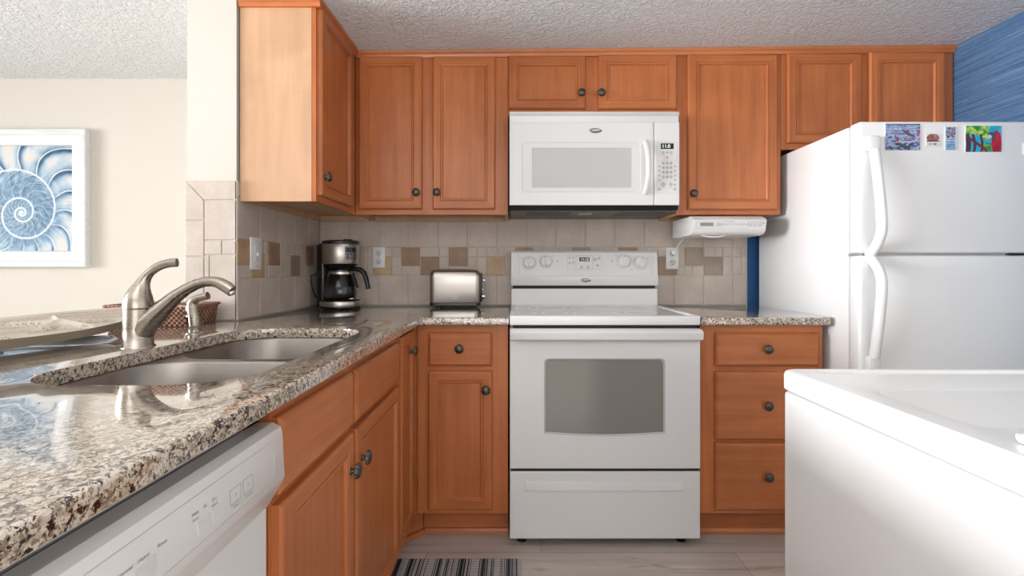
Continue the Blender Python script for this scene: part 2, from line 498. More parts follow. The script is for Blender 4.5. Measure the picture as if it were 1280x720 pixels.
# wall end facing the dining side, with mitred border
m = MB()
xa, xb, yf = -1.230, XL, 1.832
m.box(xa, xb, yf+0.0045, 1.84, ZB0, 1.436, 0, 1)
O = Vector((0, yf+0.0045, 0)); n = Vector((0, -1, 0))
zt, bw = 1.436, 0.072
def q4(pts, mi=0):
    cx = sum(p[0] for p in pts)/4; cz = sum(p[1] for p in pts)/4
    r = []
    for d, k in ((0, 0.0016), (0.003, 0.0016), (0.0045, 0.0035)):
        ring = []
        for i, p in enumerate(pts):
            ring.append(Vector((p[0] + (k if p[0] < cx else -k), yf+0.0045-d, p[1] + (k if p[1] < cz else -k))))
        r.append(ring)
    m.rings(r, mi, False, True)
q4([(xa, zt-0.148), (xa+bw, zt-0.148), (xa+bw, zt-bw), (xa, zt)])
q4([(xa, zt), (xa+bw, zt-bw), (xb, zt-bw), (xb, zt)])
for a, b in ((ZB0, 1.04), (1.04, zt-0.148-0.135+0.0), (zt-0.283, zt-0.148)): q4([(xa, a), (xa+bw, a), (xa+bw, b), (xa, b)])
for x0, x1, a, b in ((xa+bw, xb, zt-0.222, zt-bw), (xa+bw, xa+bw+0.066, zt-0.276, zt-0.222), (xa+bw+0.066, xb, zt-0.276, zt-0.222),
                     (xa+bw, xa+bw+0.02, 1.04, zt-0.276), (xa+bw+0.02, xb, 1.04, zt-0.276), (xa+bw, xb, ZB0, 1.04)):
    q4([(x0, a), (x1, a), (x1, b), (x0, b)])
tag(m.build('tiled_border', TILES), 'pale tiled end of the short wall behind the faucet, with mitred border', 'backsplash')

# ------------------------------------------------------------------ cabinet parts
PANEL = [(0, 0), (0, .013), (.0025, .0165), (.006, .019), (.036, .019), (.0375, .0155), (.0395, .0150), (.041, .0180), (.0455, .0180), (.047, .0140), (.050, .0100)]
SLAB = [(0, 0), (0, .011), (.003, .0145), (.009, .019)]
def panel(m, O, u, n, w, h, prof, center_mi=0, slab_h=False):
    """cabinet door or drawer front; O = lower corner on the frame plane, u = width direction, n = outward"""
    O = Vector(O); u = Vector(u); n = Vector(n); v = Z_
    prev = None
    for ins, d in prof:
        p = [O+u*ins+v*ins+n*d, O+u*(w-ins)+v*ins+n*d, O+u*(w-ins)+v*(h-ins)+n*d, O+u*ins+v*(h-ins)+n*d]
        vs = [m.bm.verts.new(q) for q in p]
        if prev:
            for i in range(4):
                f = m.bm.faces.new((prev[i], prev[(i+1) % 4], vs[(i+1) % 4], vs[i]))
                f.material_index = 1 if slab_h else (1 if i in (0, 2) else 0)
        else:
            m.bm.faces.new(vs[::-1])
        prev = vs
    f = m.bm.faces.new(prev); f.material_index = center_mi
    return m

def knob(parent, P, n):
    """ribbed shell knob on a short stem"""
    n = Vector(n); P = Vector(P)
    m = MB()
    m.lathe([(.010, 0), (.0075, .003), (.006, .006), (.0055, .013), (.008, .016)], P, n, 16)
    s = n.cross(Z_).normalized(); up = Z_
    rs = []
    K = 48
    for k in range(7):
        t = k/6
        r0 = .0185*math.cos(t*PI/2*0.96); hgt = .015 + .0115*math.sin(t*PI/2)
        ring = []
        for i in range(K):
            a = 2*PI*i/K
            rib = 1 + 0.055*math.cos(a*12)*math.sin(min(1, t*1.6+0.25)*PI)
            e = 1.0 + 0.06*math.cos(a-PI/2)
            q = P + n*hgt + (s*math.cos(a)*0.97 + up*math.sin(a)*e)*r0*rib
            ring.append(q + n*(0.0007*math.cos(a*12)*(1-t)))
        rs.append(ring)
    m.rings(rs)
    o = m.build('knob', pewter, parent, smooth=True, angle=50)
    o['label'] = 'dark pewter ribbed knob'
    return o

def door(parent, O, u, n, w, h, kn=None, name='door', prof=PANEL, cm=0, slab=False):
    m = panel(MB(), O, u, n, w, h, prof, cm, slab)
    d = m.build(name, WOOD, parent)
    if kn is not None:
        O = Vector(O); u = Vector(u)
        knob(d, O + u*kn[0] + Z_*kn[1] + Vector(n)*.0185, n)
    return d

# ------------------------------------------------------------------ upper cabinets
YU = 2.306; ZU = 1.361
def upper(x0, x1, z0, label, doors, rail_z=None):
    """doors: (px left, px right, py top, py bottom, knob px, knob py)"""
    t = thing('upper_cabinet', label, 'cabinet', ((x0+x1)/2, YU, z0), 0, 'wooden wall cabinets')
    zt = ceil_z((x0+x1)/2) - 0.012
    m = MB()
    m.box(x0+0.001, x1-0.001, YU+0.019, YW-0.008, z0+0.022, zt)
    m.box(x0+0.001, x0+0.016, YU+0.019, YW-0.008, z0, z0+0.022); m.box(x1-0.016, x1-0.001, YU+0.019, YW-0.008, z0, z0+0.022)
    m.box(x0+0.016, x1-0.016, YW-0.03, YW-0.008, z0-0.004, z0+0.022)
    m.build('carcass', maple, t)['label'] = 'paler maple cabinet box'
    m = MB()
    yd = YU-0.0185
    ds = [(PX(a, YU-0.01), PX(b, YU-0.01), PZ(c, YU-0.01), PZ(d, YU-0.01)) for a, b, c, d, *_ in doors]
    edges = [x0+0.0005] + [e for a, b, _, _ in ds for e in (a+0.012, b-0.012)] + [x1-0.0005]
    for i in range(0, len(edges), 2): m.box(edges[i], edges[i+1], YU, YU+0.019, z0, zt, 0.0008, 0)
    for a, b, c, d in ds:
        m.box(a+0.012, b-0.012, YU, YU+0.019, c-0.012, zt, 0.0008, 1); m.box(a+0.012, b-0.012, YU, YU+0.019, z0, d+0.012, 0.0008, 1)
    m.build('face_frame', WOOD, t)
    for (a, b, c, d), D in zip(ds, doors):
        kn = None
        if D[4]: kn = (PX(D[4], yd-0.02)-a, PZ(D[5], yd-0.02)-d)
        door(t, (a, YU, d), X_, (0, -1, 0), b-a, c-d, kn)
    return t
upper(-0.748, -0.0335, ZU, 'double-door wooden wall cabinet left of the white microwave, above the coffee maker',
      [(449, 527.5, 71, 261.5, 519.5, 240), (541, 619, 71, 261.5, 545.5, 240)])
upper(-0.0335, 0.752, 1.822, 'low double-door wooden cabinet directly above the white microwave',
      [(635.5, 732, 70, 136.5, 727.5, 115), (748, 845.5, 69, 136.5, 752.5, 115)])
upper(0.752, 1.243, ZU, 'tall single-door wooden wall cabinet between microwave and refrigerator',
      [(859.5, 971, 68.5, 262, 868.5, 241.5)])
upper(1.243, XR-0.003, 1.6655, 'shallow two-door wooden cabinet above the refrigerator, beside the blue wall',
      [(984, 1076, 67.5, 179, None, None), (1086.5, 1180, 66, 179, None, None)])
# left wall cabinet
XU = -0.748; YE = 1.85
t = thing('upper_cabinet', 'wooden wall cabinet on the left with a pale maple end panel and open side view', 'cabinet', (-0.89, 2.1, ZU), 0, 'wooden wall cabinets')
t['label'] = 'wooden wall cabinet on the left whose pale end panel faces the room'
zt = ceil_z(-0.9)-0.012
m = MB().box(XL+0.001, XU-0.019, YE+0.006, YW-0.008, ZU+0.022, zt)
m.box(XL+0.001, XL+0.016, YE+0.006, YW-0.008, ZU, ZU+0.022).box(XL+0.016, XU-0.019, YW-0.03, YW-0.008, ZU-0.004, ZU+0.022)
m.build('carcass', maple, t)['label'] = 'paler maple cabinet box'
o = MB().box(-1.0335, XU-0.017, YE-0.001, YE+0.005, ZU, zt, 0.0008).build('end_panel', maple, t); o['label'] = 'pale maple end panel'
m = MB().box(XU-0.019, XU, YE, 1.874, ZU, zt, 0.0008).box(XU-0.019, XU, 2.208, 2.304, ZU, zt, 0.0008)
m.box(XU-0.019, XU, 1.874, 2.208, ZU, 1.40, 0.0008, 1).box(XU-0.019, XU, 1.874, 2.208, 2.076, zt, 0.0008, 1)
m.build('face_frame', WOOD, t)
door(t, (XU, 1.862, 1.387), Y_, (1, 0, 0), 0.358, 0.702, (0.027, 0.072))
# crown strip
m = MB()
xs = [XU+0.012, XR-0.002]
for a, b in ((0.012, 0.002), (0.018, 0.0)):
    pass
def crown(m, p0, p1, z0, z1, n):
    p0 = Vector((*p0, 0)); p1 = Vector((*p1, 0)); n = Vector((*n, 0)); h = 0.030
    prof = [(0.0, -h), (0.010, -h), (0.014, -h*0.6), (0.021, -h*0.35), (0.023, -0.001), (0.0, -0.001)]
    m.rings([[p0 + n*d + Z_*(z0+q) for d, q in prof], [p1 + n*d + Z_*(z1+q) for d, q in prof]], 0)
crown(m, (XU+0.0, YU-0.0005), (XR-0.002, YU-0.0005), ceil_z(XU), ceil_z(XR), (0, -1))
crown(m, (XU+0.0005, YE-0.001), (XU+0.0005, YU-0.02), ceil_z(-0.76), ceil_z(-0.76), (1, 0))
crown(m, (XL+0.002, YE-0.0015), (XU+0.02, YE-0.0015), ceil_z(-0.9), ceil_z(-0.9), (0, -1))
struct(m, 'trim_1', wood_h)

# ------------------------------------------------------------------ base cabinets
YF = 1.995; XF = -0.415
def base_back(x0, x1, label, fronts, stiles):
    t = thing('base_cabinet', label, 'cabinet', ((x0+x1)/2, YF, 0), 0, 'wooden base cabinets')
    m = MB().box(x0+0.001, x1-0.001, YF+0.019, YW-0.01, 0.117, 0.883)
    m.build('carcass', WOOD, t)
    m = MB()
    for a, b in stiles: m.box(a, b, YF, YF+0.019, 0.117, 0.883, 0.0008, 0)
    lo, hi = stiles[0][1], stiles[-1][0]
    zs = sorted([PZ(f[2], YF-0.01) for f in fronts] + [PZ(f[3], YF-0.01) for f in fronts])
    m.box(lo, hi, YF, YF+0.019, zs[-1]-0.01, 0.883, 0.0008, 1); m.box(lo, hi, YF, YF+0.019, 0.117, zs[0]+0.012, 0.0008, 1)
    for i in range(1, len(zs)-1, 2): m.box(lo, hi, YF, YF+0.019, zs[i]-0.012, zs[i+1]+0.012, 0.0008, 1)
    m.build('face_frame', WOOD, t)
    MB().box(max(x0+0.001, -0.383), x1-0.001, 2.066, 2.082, 0.002, 0.116, 0, 0).build('toe_kick', [wood_h], t)
    MB().prism([(2.066, 0.001), (2.052, 0.001), (2.054, 0.012), (2.060, 0.021), (2.066, 0.023)], 'x', max(x0+0.001, -0.376), x1-0.001).build('shoe_moulding', [wood_h], t)
    for f in fronts:
        a, b, c, d = PX(f[0], YF-0.01), PX(f[1], YF-0.01), PZ(f[2], YF-0.01), PZ(f[3], YF-0.01)
        kn = (PX(f[4], YF-0.04)-a, PZ(f[5], YF-0.04)-d)
        if f[6]: door(t, (a, YF, d), X_, (0, -1, 0), b-a, c-d, kn, 'drawer', SLAB, 1, True)
        else: door(t, (a, YF, d), X_, (0, -1, 0), b-a, c-d, kn)
    return t
bx0 = XF + 0.0195
t = base_back(bx0, -0.029, 'wooden base cabinet with one drawer over a door, left of the white range',
          [(535.5, 615, 415.5, 457.5, 573.5, 437), (535.5, 615.5, 463.5, 637, 607, 489, 0)] and
          [(535.5, 615, 415.5, 457.5, 573.5, 437, 1), (535.5, 615.5, 463.5, 637, 607, 489, 0)],
          [(bx0, -0.336), (-0.105, -0.029)])
base_back(0.747, 1.245, 'wooden three-drawer base cabinet between the white range and the refrigerator',
          [(894, 1023, 416, 457.5, 962.5, 437.5, 1), (894, 1023, 464.5, 549.5, 962.5, 509, 1), (894, 1023, 553.5, 637.5, 963, 598.5, 1)],
          [(0.7475, 0.812), (1.205, 1.2445)])
# sink base on the left run
t = thing('base_cabinet', 'wooden sink base cabinet with two false drawers over two doors, beside the dishwasher', 'cabinet', (-0.7, 1.28, 0), 0, 'wooden base cabinets')
ys0, ys1 = 0.832, 1.700
m = MB().box(XL, XF-0.02, 0.788, 0.798, 0.117, 0.882).box(XL, XF-0.019, ys1-0.016, ys1, 0.117, 0.883)
m.box(XL, XF-0.02, 0.788, ys1, 0.117, 0.135).box(XL, XL+0.012, 0.788, ys1, 0.117, 0.882)
m.build('carcass', WOOD, t)
m = MB()
for a, b in ((ys0, 0.85), (1.205, 1.250), (1.675, ys1)): m.box(XF-0.019, XF, a, b, 0.117, 0.883, 0.0008, 0)
for a, b in ((0.85, 1.205), (1.25, 1.675)):
    for z0, z1 in ((0.117, 0.135), (0.69, 0.735), (0.842, 0.883)): m.box(XF-0.019, XF, a, b, z0, z1, 0.0008, 1)
m.build('face_frame', WOOD, t)
for a, b in ((0.838, 1.213), (1.236, 1.692)):
    door(t, (XF, a, 0.722), Y_, (1, 0, 0), b-a, 0.133, None, 'drawer_front', SLAB, 1, True)
door(t, (XF, 0.838, 0.123), Y_, (1, 0, 0), 1.213-0.838, 0.582, (1.213-0.838-0.026, 0.582-0.085))
door(t, (XF, 1.236, 0.123), Y_, (1, 0, 0), 1.692-1.236, 0.582, (0.036, 0.582-0.085))
MB().box(-0.485, -0.468, ys0, ys1, 0.002, 0.117).build('toe_kick', [wood_h], t)
MB().prism([(-0.468, 0.001), (-0.454, 0.001), (-0.456, 0.012), (-0.462, 0.021), (-0.468, 0.023)], 'y', ys0, ys1).build('shoe_moulding', [wood_h], t)
# narrow corner cabinet
t = thing('base_cabinet', 'narrow full-height wooden corner cabinet door at the inside corner', 'cabinet', (-0.7, 1.85, 0), 0, 'wooden base cabinets')
m = MB().box(XL, XF-0.019, 1.702, 1.99, 0.117, 0.883); m.build('carcass', WOOD, t)
m = MB().box(XF-0.019, XF, 1.702, 1.737, 0.117, 0.883, 0.0008).box(XF-0.019, XF, 1.925, 1.994, 0.117, 0.883, 0.0008)
m.box(XF-0.019, -0.3965, 1.976, 1.994, 0.117, 0.883)
m.box(XF-0.019, XF, 1.737, 1.925, 0.117, 0.14, 0.0008, 1).box(XF-0.019, XF, 1.737, 1.925, 0.85, 0.883, 0.0008, 1)
m.build('face_frame', WOOD, t)
door(t, (XF, 1.724, 0.128), Y_, (1, 0, 0), 0.215, 0.738, (0.150, 0.665))
m = MB().box(-0.485, -0.468, 1.702, 1.99, 0.002, 0.117)
m.prism([(-0.468, 1.985), (-0.386, 2.066), (-0.392, 2.078), (-0.478, 1.995)], 'z', 0.002, 0.1155)
m.build('toe_kick', [wood_h], t)
m = MB().prism([(-0.468, 0.001), (-0.454, 0.001), (-0.456, 0.012), (-0.462, 0.021), (-0.468, 0.023)], 'y', 1.702, 1.975)
m.prism([(-0.454, 1.972), (-0.378, 2.050), (-0.386, 2.0655), (-0.468, 1.985)], 'z', 0.001, 0.021)
m.build('shoe_moulding', [wood_h], t)
# panel that closes the near end of the peninsula
tag(MB().box(XL, XF+0.018, 0.19, 0.212, 0.002, 0.883, 0.001).build('end_panel', WOOD), 'wooden panel closing the near end of the peninsula, beyond the dishwasher', 'panel')

# ------------------------------------------------------------------ countertops
ZC0, ZC1 = 0.884, 0.914
def rounded_rect(x0, x1, y0, y1, r, n=8):
    pts = []
    for cx, cy, a0 in ((x1-r, y1-r, 0), (x0+r, y1-r, PI/2), (x0+r, y0+r, PI), (x1-r, y0+r, 1.5*PI)):
        for k in range(n+1):
            a = a0 + PI/2*k/n; pts.append((cx+r*math.cos(a), cy+r*math.sin(a)))
    return pts
def slab(outline, holes, name, label, edge_round=0.006):
    """stone slab from a closed outline with holes, its edges eased"""
    bm = bmesh.new()
    def loop(pts, z):
        vs = [bm.verts.new((x, y, z)) for x, y in pts]
        return vs, [bm.edges.new((vs[i], vs[(i+1) % len(vs)])) for i in range(len(vs))]
    def inset(pts, d):
        out = []; n = len(pts)
        area2 = sum(pts[i][0]*pts[(i+1) % n][1]-pts[(i+1) % n][0]*pts[i][1] for i in range(n))
        s = 1 if area2 > 0 else -1
        for i in range(n):
            p, q, r = Vector(pts[i-1]), Vector(pts[i]), Vector(pts[(i+1) % n])
            d1 = (q-p).normalized(); d2 = (r-q).normalized()
            n1 = Vector((-d1.y, d1.x))*s; n2 = Vector((-d2.y, d2.x))*s
            b = (n1+n2); k = b.length
            b = b/k; c = max(0.3, b.dot(n1))
            out.append(tuple(q + b*(d/c)))
        return out
    R = edge_round
    steps = [(R*(1-math.cos(a)), ZC1 - R + R*math.sin(a)) for a in [PI/2*k/4 for k in range(5)]]   # (inset, z) from side up to top
    tops = []; bots = []
    for k, pts in enumerate([outline]+holes):
        sg = 1 if k == 0 else -1
        r_ = 1.0 if k == 0 else 0.25
        rings_ = [(R*0.5*r_, ZC0), (0, ZC0+R*0.5*r_)] + [(i*r_, ZC1 - (ZC1-z)*r_) for i, z in steps]
        prev = None
        for ins, z in rings_:
            vs, es = loop(inset(pts, sg*ins), z)
            if prev is not None:
                for i in range(len(vs)): bm.faces.new((prev[i], prev[(i+1) % len(vs)], vs[(i+1) % len(vs)], vs[i]))
            else: bots += es
            prev = vs
        tops += [bm.edges.get((prev[i], prev[(i+1) % len(prev)])) for i in range(len(prev))]
    bmesh.ops.triangle_fill(bm, use_beauty=True, edges=tops)
    bmesh.ops.triangle_fill(bm, use_beauty=True, edges=bots)
    m = MB(); m.bm.free(); m.bm = bm
    o = m.build(name, granite, smooth=True, angle=25)
    return tag(o, label, 'countertop')
r = 0.03
XCF = -0.379; YCF = 1.951
out = [(-1.42, 0.12), (XCF-0.02, 0.12), (XCF, 0.14), (XCF, YCF-0.012), (XCF+0.012, YCF), (-0.0255, YCF), (-0.0255, YW-0.001), (XL+0.001, YW-0.001), (XL+0.001, 1.829), (-1.233, 1.829), (-1.233, 2.0), (-1.42, 2.0)]
sink_cut = rounded_rect(-0.882, -0.474, 0.822, 1.600, 0.125, 10)[::-1]
slab(out, [sink_cut], 'countertop', 'speckled beige granite countertop of the left peninsula and corner, with the sink cut into it')
slab([(0.7385, YCF), (1.238, YCF), (1.256, YCF+0.008), (1.262, YCF+0.024), (1.262, YW-0.001), (0.7385, YW-0.001)], [], 'countertop', 'small speckled granite countertop between the range and the refrigerator')

# ------------------------------------------------------------------ sink
t = thing('kitchen_sink', 'double-bowl stainless steel undermount sink set into the granite peninsula', 'sink', (-0.68, 1.21, 0.66))
def bowl(m, x0, x1, y0, y1, r, zt, zb):
    rings_ = []
    for ins, z in ((0, zt), (0.004, zt-0.006), (0.012, zt-0.10), (0.02, zb+0.03), (0.035, zb+0.008), (0.06, zb)):
        rr = max(0.03, r-ins*0.4)
        rings_.append([(x, y, z) for x, y in rounded_rect(x0+ins, x1-ins, y0+ins, y1-ins, rr, 8)])
    m.rings(rings_, 0, False, True)
m = MB(); bowl(m, -0.886, -0.470, 0.818, 1.195, 0.115, 0.8828, 0.68)
o = m.build('basin', steel_sink, t, smooth=True, angle=50, recalc=False)
m = MB(); bowl(m, -0.875, -0.470, 1.222, 1.604, 0.115, 0.8828, 0.70)
m.build('basin', steel_sink, t, smooth=True, angle=50, recalc=False)
# rim between and around the bowls
m = MB()
bm = m.bm
es = []
for pts in (rounded_rect(-0.90, -0.455, 0.80, 1.618, 0.14, 8), rounded_rect(-0.886, -0.470, 0.818, 1.195, 0.115, 8), rounded_rect(-0.875, -0.470, 1.222, 1.604, 0.115, 8)):
    vs = [bm.verts.new((x, y, 0.8832)) for x, y in pts]
    es += [bm.edges.new((vs[i], vs[(i+1) % len(vs)])) for i in range(len(vs))]
bmesh.ops.triangle_fill(bm, use_beauty=True, edges=es)
m.build('rim', steel_sink, t)
for yy in (1.01, 1.41):
    MB().lathe([(.045, 0), (.045, .002), (.036, .003), (.030, .0005)], (-0.67, yy, 0.681 if yy < 1.2 else 0.701), (0, 0, 1), 24).build('drain', chrome, t, smooth=True)

# ------------------------------------------------------------------ faucet and sprayer
def fp(x, y, Y=1.22): return (PX(x, Y), Y, PZ(y, Y))
t = thing('faucet', 'brushed nickel single-lever faucet arching over the sink', 'faucet', (-0.935, 1.22, 0.914))
m = MB().lathe([(.036, 0), (.036, .003), (.0325, .006), (.0315, .05), (.032, .094)], (-0.934, 1.22, 0.914), (0, 0, 1), 40)
m.tube([fp(172.5, 428), fp(175, 416), fp(184, 403.5), fp(197, 391.8), fp(209, 380.5), fp(220, 370.5), fp(233, 361.5), fp(246, 355), fp(257, 352), fp(267, 351.8), fp(275, 354), fp(283, 358.5), fp(290, 363.5)],
       [.0295, .0300, .0275, .0235, .0195, .0165, .0140, .0125, .0115, .0112, .0118, .0125, .0125], 20, flat=[1, 1, 1, 1, 1, 1, 1, 1.05, 1.1, 1.15, 1.2, 1.2, 1.15])
m.build('spout', nickel, t, smooth=True, angle=60)
MB().lathe([(.0095, 0), (.0095, .006), (.007, .008)], fp(289, 365), (0.45, 0, -0.9), 16).build('aerator', chrome, t, smooth=True)
MB().lathe([(.0315, 0), (.0315, .003)], (-0.934, 1.22, 1.0083), (0, 0, 1), 32).build('seam_ring', plain('seam_grey', (120, 113, 106), 0.4, 0.8), t)
m = MB()
m.tube([fp(173, 384.2), fp(173, 378), fp(173.5, 371), fp(175, 364.5), fp(177, 358), fp(179.5, 352), fp(183, 346), fp(188, 340), fp(195, 334.8), fp(203, 331), fp(212, 328.8), fp(221.5, 328.2)],
       [.0325, .0322, .0295, .0245, .0185, .0140, .0110, .0092, .0080, .0072, .0068, .0068], 20, flat=[1, 1, 1, 1, 1, 1.05, 1.1, 1.2, 1.35, 1.5, 1.6, 1.6])
m.build('lever', nickel, t, smooth=True, angle=60)
t = thing('side_sprayer', 'small brushed nickel side sprayer standing right of the faucet', 'sprayer', (-0.959, 1.472, 0.914))
q = lambda x, y: fp(x, y, 1.472)
m = MB().lathe([(.024, 0), (.024, .003), (.016, .006), (.0155, .022), (.0165, .024)], (-0.959, 1.472, 0.914), (0, 0, 1), 28)
m.build('base', nickel, t, smooth=True)
m = MB().tube([q(243.5, 408), q(242.5, 396), q(240.5, 386), q(240.5, 379), q(243, 374.5), q(248, 372.5), q(254, 371), q(260, 369.5)], [.0150, .0158, .0150, .0140, .0125, .0115, .0110, .0115], 18)
m.build('spray_head', nickel, t, smooth=True, angle=50)
MB().tube([q(236, 396), q(235.5, 386), q(237.5, 380)], [.004, .005, .004], 10, flat=1.6).build('trigger', chrome, t, smooth=True)

# ------------------------------------------------------------------ platter on a stand, woven tray
def platter_mat():
    n = N('beige_perforated', 0.55)
    v = n.coord((1, 1, 1), False)
    vo = n.node('ShaderNodeTexVoronoi', {'Vector': v, 'Scale': 150.0, 'Randomness': 0.25})
    c = n.ramp(vo.outputs['Distance'], [(0.22, srgb(150, 126, 98)), (0.36, srgb(208, 196, 180))])
    n.color(c); n.bump(vo.outputs['Distance'], 0.5, 0.002)
    return n.m
platter_m = platter_mat(); platter_plain = plain('beige_ceramic', (216, 208, 194), 0.45)
platter_side = plain('taupe_rim', (150, 138, 122), 0.5)
t = thing('platter', 'beige textured platter with raised starfish, standing left of the faucet', 'platter', (-1.20, 1.14, 0.914))
m = MB()
A, Bw = 0.37, 0.135
NS, NT = 90, 40
stars = [(0.14, 0.0, 0.12, 0.3), (-0.10, 0.01, 0.12, 1.0)]
def star_h(x, y):
    h = 0
    for sx, sy, R, ph in stars:
        dx, dy = x-sx, y-sy
        rr = math.hypot(dx, dy); a = math.atan2(dy, dx)+ph
        arm = abs(((a/(2*PI)*5) % 1.0)-0.5)*2        # 1 on the arm axis, 0 between
        lim = R*(0.24 + 0.76*max(0, arm)**3.2)
        if rr < lim: h = max(h, 0.022*(1-rr/lim)**0.7 + 0.002)
    return h
grid = []
for i in range(NS+1):
    s = -1 + 2*i/NS
    wl = Bw*max(0.02, (1-abs(s)**2.3))**0.62
    row = []
    for k in range(NT+1):
        tt = -1 + 2*k/NT
        x, y = A*s, wl*tt
        rim = 0.016*tt*tt + 0.020*s*s*(1 if s > 0 else 0.8)
        top = 0.034 + rim + (star_h(x, y) if abs(tt) < 0.9 else 0)
        row.append((x, y, top, 0.012 + rim*1.0))
    grid.append(row)
ang = math.radians(84)
def pl(x, y, z): return (-1.20 + x*math.cos(ang) - y*math.sin(ang), 1.14 + x*math.sin(ang) + y*math.cos(ang), 0.9075 + z + (y+Bw)*0.09)
tv = [[m.bm.verts.new(pl(p[0], p[1], p[2])) for p in r] for r in grid]
bv = [[m.bm.verts.new(pl(p[0]*0.96, p[1]*0.93, p[3])) for p in r] for r in grid]
for i in range(NS):
    for k in range(NT):
        f = m.bm.faces.new((tv[i][k], tv[i+1][k], tv[i+1][k+1], tv[i][k+1]))
        g = grid[i][k]; f.material_index = 1 if (k < 2 or k > NT-3 or star_h(g[0], g[1]) > 0) else 0
        f = m.bm.faces.new((bv[i][k], bv[i][k+1], bv[i+1][k+1], bv[i+1][k])); f.material_index = 2
    for k in (0, NT):
        f = m.bm.faces.new((tv[i][k], bv[i][k], bv[i+1][k], tv[i+1][k])); f.material_index = 2
for i in (0, NS):
    for k in range(NT): m.bm.faces.new((tv[i][k], tv[i][k+1], bv[i][k+1], bv[i][k])).material_index = 2
m.build('dish', [platter_m, platter_plain, platter_side], t, smooth=True, angle=50)
foot_grey = plain('grey_metal', (178, 178, 180), 0.4, 0.2)
for yy in (1.27, 0.95):
    m = MB()
    m.tube([(-1.17, yy-0.02, 0.9255), (-1.10, yy+0.005, 0.9265), (-1.055, yy+0.018, 0.9265), (-1.045, yy+0.018, 0.9225), (-1.058, yy+0.012, 0.919), (-1.10, yy-0.005, 0.9182), (-1.17, yy-0.03, 0.9182), (-1.25, yy-0.03, 0.9182), (-1.30, yy-0.03, 0.925), (-1.305, yy-0.03, 0.94)], [.0028]*10, 10, flat=4.5)
    m.transform(Matrix.Translation((0, 0, 0.0045))).build('foot', foot_grey, t, smooth=True)

rattan = [tile_mat('rattan_dark', (58, 32, 24), (78, 44, 32), (98, 58, 44), 0.4, 0.3), tile_mat('rattan_light', (104, 66, 50), (140, 98, 78), (196, 160, 138), 0.35, 0.3)]
t = thing('woven_tray', 'brown woven rattan tray standing behind the faucet', 'tray', (-1.22, 1.71, 0.914))
def weave_wall(m, p0, p1, h, out):
    p0 = Vector(p0); p1 = Vector(p1); L = (p1-p0).length; d = (p1-p0)/L; o = Vector(out)
    n = max(3, int(L/0.0085)); rws = 8
    for i in range(n):
        for k in range(rws):
            a0, a1 = L*i/n, L*(i+1)/n; z0, z1 = h*k/rws, h*(k+1)/rws
            par = (i+k) % 2; b = 0.0035 if par else 0.001
            def P(a, z, q): return p0 + d*a + Z_*(z+0.001) + o*(q + 0.16*z)
            r0 = [P(a0, z0, 0), P(a1, z0, 0), P(a1, z1, 0), P(a0, z1, 0)]
            e = 0.0016
            r1 = [P(a0+e, z0+e, b), P(a1-e, z0+e, b), P(a1-e, z1-e, b), P(a0+e, z1-e, b)]
            m.rings([r0, r1], par, False, True)
    # inner face
    def P(a, z, q): return p0 + d*a + Z_*(z+0.001) + o*(q + 0.16*z)
    m.poly([P(0, 0, -0.004), P(L, 0, -0.004), P(L, h, -0.004), P(0, h, -0.004)], 0)
m = MB()
x0, x1, y0, y1, h = -1.345, -1.088, 1.632, 1.785, 0.066
z = 0.9145
weave_wall(m, (x0, y0, z), (x1, y0, z), h, (0, -1, 0)); weave_wall(m, (x1, y0, z), (x1, y1, z), h, (1, 0, 0))
weave_wall(m, (x1, y1, z), (x0, y1, z), h, (0, 1, 0)); weave_wall(m, (x0, y1, z), (x0, y0, z), h, (-1, 0, 0))
m.box(x0, x1, y0, y1, z, z+0.006)
m.build('body', rattan, t)
m = MB()
e = 0.16*h
pts = [(x0-e, y0-e, z+h+0.003), (x1+e, y0-e, z+h+0.003), (x1+e, y1+e, z+h+0.003), (x0-e, y1+e, z+h+0.003), (x0-e, y0-e, z+h+0.003)]
for a, b in zip(pts, pts[1:]):
    a = Vector(a); b = Vector(b); K = 40
    m.tube([a+(b-a)*k/K for k in range(K+1)], [.0045 + (.0012 if k % 2 else 0) for k in range(K+1)], 8, mi=1)
m.build('rim', rattan, t)

# ------------------------------------------------------------------ range
t = thing('electric_range', 'white freestanding electric range with glass-window oven door, in the middle', 'range', (0.356, 2.2, 0))
x0, x1 = -0.0225, 0.7350; yf = 1.95; xc = (x0+x1)/2
MB().box(x0+0.002, x1-0.002, yf+0.045, YW-0.02, 0.035, 0.882, 0.002).build('body', white_enamel, t)
m = MB()
m.box(x0, x1, yf, yf+0.022, 0.8835, 0.9215, 0.006).box(x0, x0+0.022, yf+0.01, 2.535, 0.8835, 0.9215, 0.004).box(x1-0.022, x1, yf+0.01, 2.535, 0.8835, 0.9215, 0.004)
m.box(x0, x1, 2.50, 2.535, 0.8835, 0.9205, 0.003)
m.build('cooktop_frame', white_enamel, t, smooth=True)
m = MB().box(x0+0.018, x1-0.018, yf+0.018, 2.505, 0.89, 0.9165)
m.build('cooktop_glass', plain('cooktop_glass', (196, 198, 198), 0.09), t)
# burners marks
m = MB()
m.bm.free()
for bx, by, br in ((0.17, 2.12, .09), (0.54, 2.12, .11), (0.17, 2.38, .11), (0.54, 2.38, .08)):
    for rr in (br, br*0.62): MB().lathe([(rr, 0), (rr, .0004), (rr-.002, .0004), (rr-.002, 0)], (bx, by, 0.9164), (0, 0, 1), 40).build('burner_ring', pale_grey, t)
